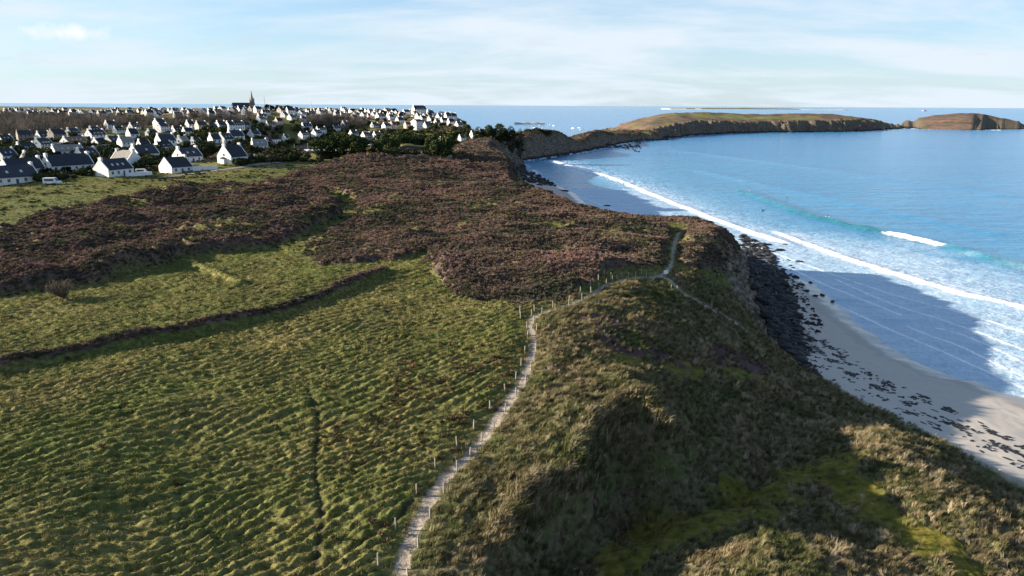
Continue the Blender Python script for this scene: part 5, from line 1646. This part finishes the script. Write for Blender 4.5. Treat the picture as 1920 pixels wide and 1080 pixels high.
# ------------------------------------------------------------------ rocks and wrack on the shore
def rock_mesh(seed, sub=2):
    bm = bmesh.new()
    bmesh.ops.create_icosphere(bm, subdivisions=sub, radius=1)
    rg = np.random.default_rng(seed)
    pl = [(v_ / np.linalg.norm(v_), rg.uniform(.45, .9)) for v_ in rg.normal(size=(9, 3))]
    for v_ in bm.verts:
        p = np.array(v_.co)
        for n_, d_ in pl:                       # plane cuts make it faceted
            s_ = p @ n_
            if s_ > d_:
                p = p - n_ * (s_ - d_) * .9
        p = p * (1 + rg.normal(0, .035)) * [1.15, .9, .62]
        v_.co = p
    me_ = bpy.data.meshes.new('boulder')
    bm.to_mesh(me_); bm.free()
    me_.materials.append(M['blackrock'])
    return me_


ROCKS = [rock_mesh(400 + k) for k in range(6)]


def rock_field(poly, n, s0, s1, lift=.1):
    pw = px_path(poly)
    lo, hi = pw.min(0), pw.max(0)
    q = RNG.uniform(lo, hi, (n * 8, 2)); q = q[in_poly(q[:, 0], q[:, 1], pw)][:n]
    z = np.maximum(surface(q[:, 0], q[:, 1])[0], -.4)
    s = s0 + (s1 - s0) * RNG.random(len(q)) ** 3
    return np.column_stack([q, z + lift * s]), s


RF = [rock_field([(1388, 440), (1420, 452), (1455, 480), (1470, 520), (1490, 570), (1500, 620), (1510, 680), (1535, 712), (1505, 692), (1455, 648), (1425, 585), (1402, 510)], 2300, .35, 1.7),
      rock_field([(1440, 470), (1490, 500), (1520, 570), (1545, 610), (1525, 660), (1560, 730), (1500, 690), (1480, 600)], 520, .15, .8),
      rock_field([(958, 305), (1000, 322), (1045, 350), (1015, 348), (985, 342), (962, 330)], 420, .6, 2.2), rock_field([(1130, 272), (1200, 264), (1200, 286), (1165, 280)], 130, .8, 2.6), rock_field([(965, 300), (1060, 288), (1150, 270), (1150, 274), (1060, 293), (970, 304)], 260, .8, 2.4)]
P = np.vstack([r_[0] for r_ in RF]); s = np.concatenate([r_[1] for r_ in RF])
scatter('shore_rocks', P, rots(len(P), .3), np.stack([s, s * RNG.uniform(.7, 1.2, len(s)), s * RNG.uniform(.6, 1.2, len(s))], 1), RNG.integers(0, 6, len(P)), ROCKS, M['blackrock'], 'mass of black tidal rocks piled at the foot of the headlands', 'rocks')
LONE = sorted([(1440, 459, 1.5), (1462, 470, 2.0), (1448, 472, 1.3), (1474, 458, 1.4), (1479, 488, 1.0), (1499, 491, 1.4), (1482, 498, .9), (1492, 520, 1.1), (1504, 535, 1.0), (1513, 546, .9), (1529, 556, .8), (1542, 554, .8), (1561, 566, .6), (1494, 541, .8), (1470, 505, 1.2), (1520, 530, .7)])
for k, (u, v, s_) in enumerate(LONE):
    x, y = [q[0] for q in ground_px([u], [v])]
    o = link('boulder', ROCKS[k % 6], None, None, f'black boulder standing clear in the shallows, {ordinal(k + 1)} from the left beyond the headland rocks', 'boulder', 'boulders in the shallows')
    o.location = (x, y, max(gz(x, y), -.3) + .15); o.scale = (s_, s_ * .8, s_ * .7); o.rotation_euler = (0, 0, k * 1.7)
for (u, v, s_, lab) in ((1058, 358, 2.2, 'dark boulder in the surf off the small far beach'), (1138, 386, 1.6, 'flat dark rock in the shallows at the near end of the small far beach'), (1028, 362, 1.0, 'small dark rock on the wet sand of the far beach')):
    x, y = [q[0] for q in ground_px([u], [v])]
    o = link('boulder', ROCKS[2], None, None, lab, 'boulder')
    o.location = (x, y, max(gz(x, y), 0)); o.scale = (s_, s_, s_ * .6)

foot = np.array([(c[0], c[1]) for c in COAST[1:8]])
fd, fs_, fal = seg_dist(TX, TY, foot)
cl_ = fbm(TX / 7, TY / 16, 321, 3); cl2_ = fbm(TX / 2.2, TY / 3.5, 322, 3)
strand = np.maximum(np.exp(-((fd - 7.5 - 1.2 * cl_) / .9) ** 2), np.maximum(.8 * np.exp(-((fd - 11 - 1.5 * cl_) / 1.1) ** 2), .25 * np.exp(-((fd - 4.5) / 1.5) ** 2)))
P, j, i = draw(np.where((TM['sand'] > .6) & (TY < 150) & (fs_ < 0), strand * sstep(-.15, .35, cl2_) * 9 * sstep(60, 100, TY + 20), 0), 8000)
P[:, 2] += .02
scatter('seaweed', P, rots(len(P), .06), np.stack([RNG.uniform(.15, .75, len(P)), RNG.uniform(.12, .4, len(P)), RNG.uniform(.06, .16, len(P))], 1), RNG.integers(0, 6, len(P)), [rock_mesh(420 + k, 1) for k in range(6)], M['weed'], 'dark seaweed wrack strewn in lines along the upper beach', 'seaweed')


# ------------------------------------------------------------------ boats, surfers, kite
def boat(u, v, L, lab, group, masted=False, z=0.0, rz=0.6, hull='hull'):
    x, y = [float(q) for q in at_z(u, v, 0)]
    o = empty('sailing_boat' if masted else 'motor_boat', (x, y, z), rz, label=lab, cat='boat', group=group)
    B = L * .3
    rings = []
    for t, wq in ((-.5, .75), (-.2, 1.0), (.15, .92), (.38, .5), (.5, .06)):
        rings.append([(t * L, -wq * B / 2, .09 * L + .02 * L * (t > .3)), (t * L, -wq * B * .36, -.04 * L), (t * L, wq * B * .36, -.04 * L), (t * L, wq * B / 2, .09 * L + .02 * L * (t > .3))])
    child('hull', MB().loft(rings).mesh('hull', M[hull]), o)
    child('cabin', MB().loft([[(-.18 * L, -.28 * B, .08 * L), (.16 * L, -.25 * B, .08 * L), (.16 * L, .25 * B, .08 * L), (-.18 * L, .28 * B, .08 * L)], [(-.16 * L, -.22 * B, .17 * L), (.08 * L, -.2 * B, .16 * L), (.08 * L, .2 * B, .16 * L), (-.16 * L, .22 * B, .17 * L)]]).mesh('cabin', M['hull']), o)
    if masted:
        child('mast', MB().tube([(.05 * L, 0, .1 * L), (.05 * L, 0, 1.15 * L)], [.012 * L, .008 * L], 6).mesh('mast', M['alu']), o)
        child('boom', MB().tube([(.05 * L, 0, .26 * L), (-.38 * L, 0, .25 * L)], .012 * L, 6).mesh('boom', M['hull']), o)
    return o


for k, (u, v, L) in enumerate([(519, 281, 8), (552, 290, 9), (566, 291, 7), (578, 290.5, 9.5), (590, 287, 7.5)]):
    boat(u, v, L, f'yacht with bare mast moored in the shaded harbour, {ordinal(k + 1)} from the left', 'yachts in the harbour', True, rz=.4 + k * .5)
for k, (u, v, L) in enumerate(sorted([(992, 237, 6), (999, 238, 6), (1004, 240, 9), (1012, 235, 6), (1017, 241, 7), (1028, 237, 7), (1031, 234, 6), (1038, 236, 7), (1074, 241, 7), (1086, 240, 6), (1090, 243, 6)])):
    boat(u, v, L * 1.3, f'small white boat moored in the bay beyond the headland, {ordinal(k + 1)} from the left', 'boats moored in the bay', False, rz=.3 * k)
boat(1078, 199.5, 26, 'tiny white ship near the horizon left of the island', None, True, rz=.2)
boat(1192, 198.5, 28, 'tiny white ship on the horizon above the left end of the island', None, True, rz=.1)
boat(1177, 202, 14, 'tiny white boat below the horizon above the left end of the island', None, rz=1)

bx, by = [float(q) for q in at_z(993, 233, 0)]
pr = link('breakwater', MB().loft([[(bx - 38 + t * 76, by - 4 + math.sin(t * 5), -1), (bx - 38 + t * 76, by + 4 + math.sin(t * 5), -1), (bx - 38 + t * 76, by + 2.5 + math.sin(t * 5), 4.0 + .8 * math.sin(t * 23)), (bx - 38 + t * 76, by - 2.5 + math.sin(t * 5), 4.0 + .8 * math.sin(t * 19))] for t in np.linspace(0, 1, 18)]).mesh('breakwater', M['concrete']), None, None, 'low pale breakwater in the bay behind the dark pine clump', 'breakwater')


def person_mesh(lying):
    me_ = bpy.data.meshes.new('person')
    if lying:
        J = {'pel': (0, 0, .16), 'che': (.42, 0, .22), 'nec': (.6, 0, .3), 'hea': (.74, 0, .38), 'hel': (.84, 0, .42), 'kl': (-.45, .11, .15), 'fl': (-.88, .12, .15), 'kr': (-.45, -.11, .15), 'fr': (-.88, -.12, .15), 'sl': (.5, .2, .24), 'el': (.62, .38, .12), 'hl': (.8, .36, .02), 'sr': (.5, -.2, .24), 'er': (.62, -.38, .12), 'hr': (.8, -.36, .02)}
    else:
        J = {'pel': (0, 0, .16), 'che': (.05, 0, .55), 'nec': (.08, 0, .7), 'hea': (.11, 0, .82), 'hel': (.12, 0, .93), 'kl': (.32, .3, .1), 'fl': (.28, .36, -.3), 'kr': (.32, -.3, .1), 'fr': (.28, -.36, -.3), 'sl': (.06, .2, .62), 'el': (.14, .27, .38), 'hl': (.32, .2, .24), 'sr': (.06, -.2, .62), 'er': (.14, -.27, .38), 'hr': (.32, -.2, .24)}
    E = [('pel', 'che'), ('che', 'nec'), ('nec', 'hea'), ('hea', 'hel'), ('pel', 'kl'), ('kl', 'fl'), ('pel', 'kr'), ('kr', 'fr'), ('che', 'sl'), ('sl', 'el'), ('el', 'hl'), ('che', 'sr'), ('sr', 'er'), ('er', 'hr')]
    rad = {'pel': .15, 'che': .17, 'nec': .06, 'hea': .10, 'hel': .085, 'kl': .08, 'kr': .08, 'fl': .05, 'fr': .05, 'sl': .07, 'sr': .07, 'el': .05, 'er': .05, 'hl': .04, 'hr': .04}
    ks = list(J)
    me_.from_pydata([J[k] for k in ks], [(ks.index(a), ks.index(b)) for a, b in E], [])
    o = bpy.data.objects.new('person', me_)
    COL.objects.link(o)
    sk = o.modifiers.new('skin', 'SKIN')
    for k, d in zip(ks, me_.skin_vertices[0].data):
        d.radius = (rad[k], rad[k]); d.use_root = k == 'pel'
    o.modifiers.new('sub', 'SUBSURF').levels = 1
    dg = bpy.context.evaluated_depsgraph_get()
    res = bpy.data.meshes.new_from_object(o.evaluated_get(dg))
    bpy.data.objects.remove(o)
    res.materials.clear(); res.materials.append(M['wetsuit'])
    return res


PM = [person_mesh(False), person_mesh(True)]
bd = MB().loft([[(t * 2.2, -w_ * .27, .02 + .10 * max(0, t) ** 2), (t * 2.2, 0, -.04 + .10 * max(0, t) ** 2), (t * 2.2, w_ * .27, .02 + .10 * max(0, t) ** 2), (t * 2.2, 0, .06 + .10 * max(0, t) ** 2)] for t, w_ in ((-.5, .35), (-.3, .85), (0, 1), (.3, .8), (.5, .08))]).mesh('surfboard', M['board'], True)
for k, (u, v, ly, rz, lab) in enumerate([(1404, 359, 0, 2.2, 'farthest left surfer sitting upright beyond the breakers'), (1475, 371, 0, 1.2, 'surfer in black wetsuit sitting farthest out behind the swell line'), (1430, 394, 1, .3, 'surfer lying flat paddling nearest to the white water'), (1552, 408, 0, 2.6, 'surfer in black wetsuit rightmost on the crest of the swell')]):
    x, y = at_z(np.array([u]), np.array([v]), 0.2)
    z = float(sea_surface(x, y)[0][0])
    b_ = link('surfboard', bd, None, None, 'white surfboard under the ' + lab, 'surfboard'); b_.location = (x[0], y[0], z + .06); b_.rotation_euler = (0, 0, rz)
    p_ = link('person', PM[ly], None, None, lab, 'person'); p_.location = (x[0], y[0], z + .06); p_.rotation_euler = (0, 0, rz)
    hd = Vector((.74, 0, .40)) if ly else Vector((.13, 0, .86))
    f_ = MB(); f_.tube([(hd.x + .07, 0, hd.z - .07), (hd.x + .10, 0, hd.z), (hd.x + .07, 0, hd.z + .07)], [.05, .06, .045], 6)
    child('face', f_.mesh('face', M['skin'], True), p_)

kx, ky, kz = at_y(1732, 210, 620)
kt = empty('kite', (kx, ky, kz), R(20), label='small red and white kite in the air left of the far islet', cat='kite')
for k in range(5):
    a0, a1 = R(-75 + k * 30), R(-75 + (k + 1) * 30)
    ring = [[(math.sin(a) * 2.4, -.9 * math.cos(a * .8), math.cos(a) * 1.7), (math.sin(a) * 2.4, .9 * math.cos(a * .8), math.cos(a) * 1.7 - .25), (math.sin(a) * 2.3, .9 * math.cos(a * .8), math.cos(a) * 1.6 - .25), (math.sin(a) * 2.3, -.9 * math.cos(a * .8), math.cos(a) * 1.6)] for a in (a0, a1)]
    child('panel', MB().loft(ring).mesh('panel', M['red' if k % 2 == 0 else 'hull']), kt)

# ------------------------------------------------------------------ the low sand island on the horizon
fx0, fy0 = [float(q) for q in at_z(1265, 199.2, 0)]
YI = 11000.0
xs_ = np.linspace(at_y(1250, 198, YI)[0], at_y(1580, 198, YI)[0], 60)
rings = []
for k, xx in enumerate(xs_):
    t = k / 59
    h_ = (13 * math.sin(math.pi * min(1, t * 1.15)) ** .6 if t < .86 else 4) * (.7 + .4 * abs(float(pn(np.array([t * 14]), np.array([.5]), 5)[0]))) + 2
    rings.append([(xx, YI - 260, -2), (xx, YI - 160, 4), (xx, YI - 60, h_ + 2), (xx, YI + 300, h_ + 6), (xx, YI + 500, -2)])
fi = link('far_island', MB().loft(rings).mesh('far_island', None, True), None, kind='structure')
fi.data.materials.append(M['isand']); fi.data.materials.append(M['turf'])
for p in fi.data.polygons:
    c = p.center
    p.material_index = 1 if c.z > 7.5 else 0
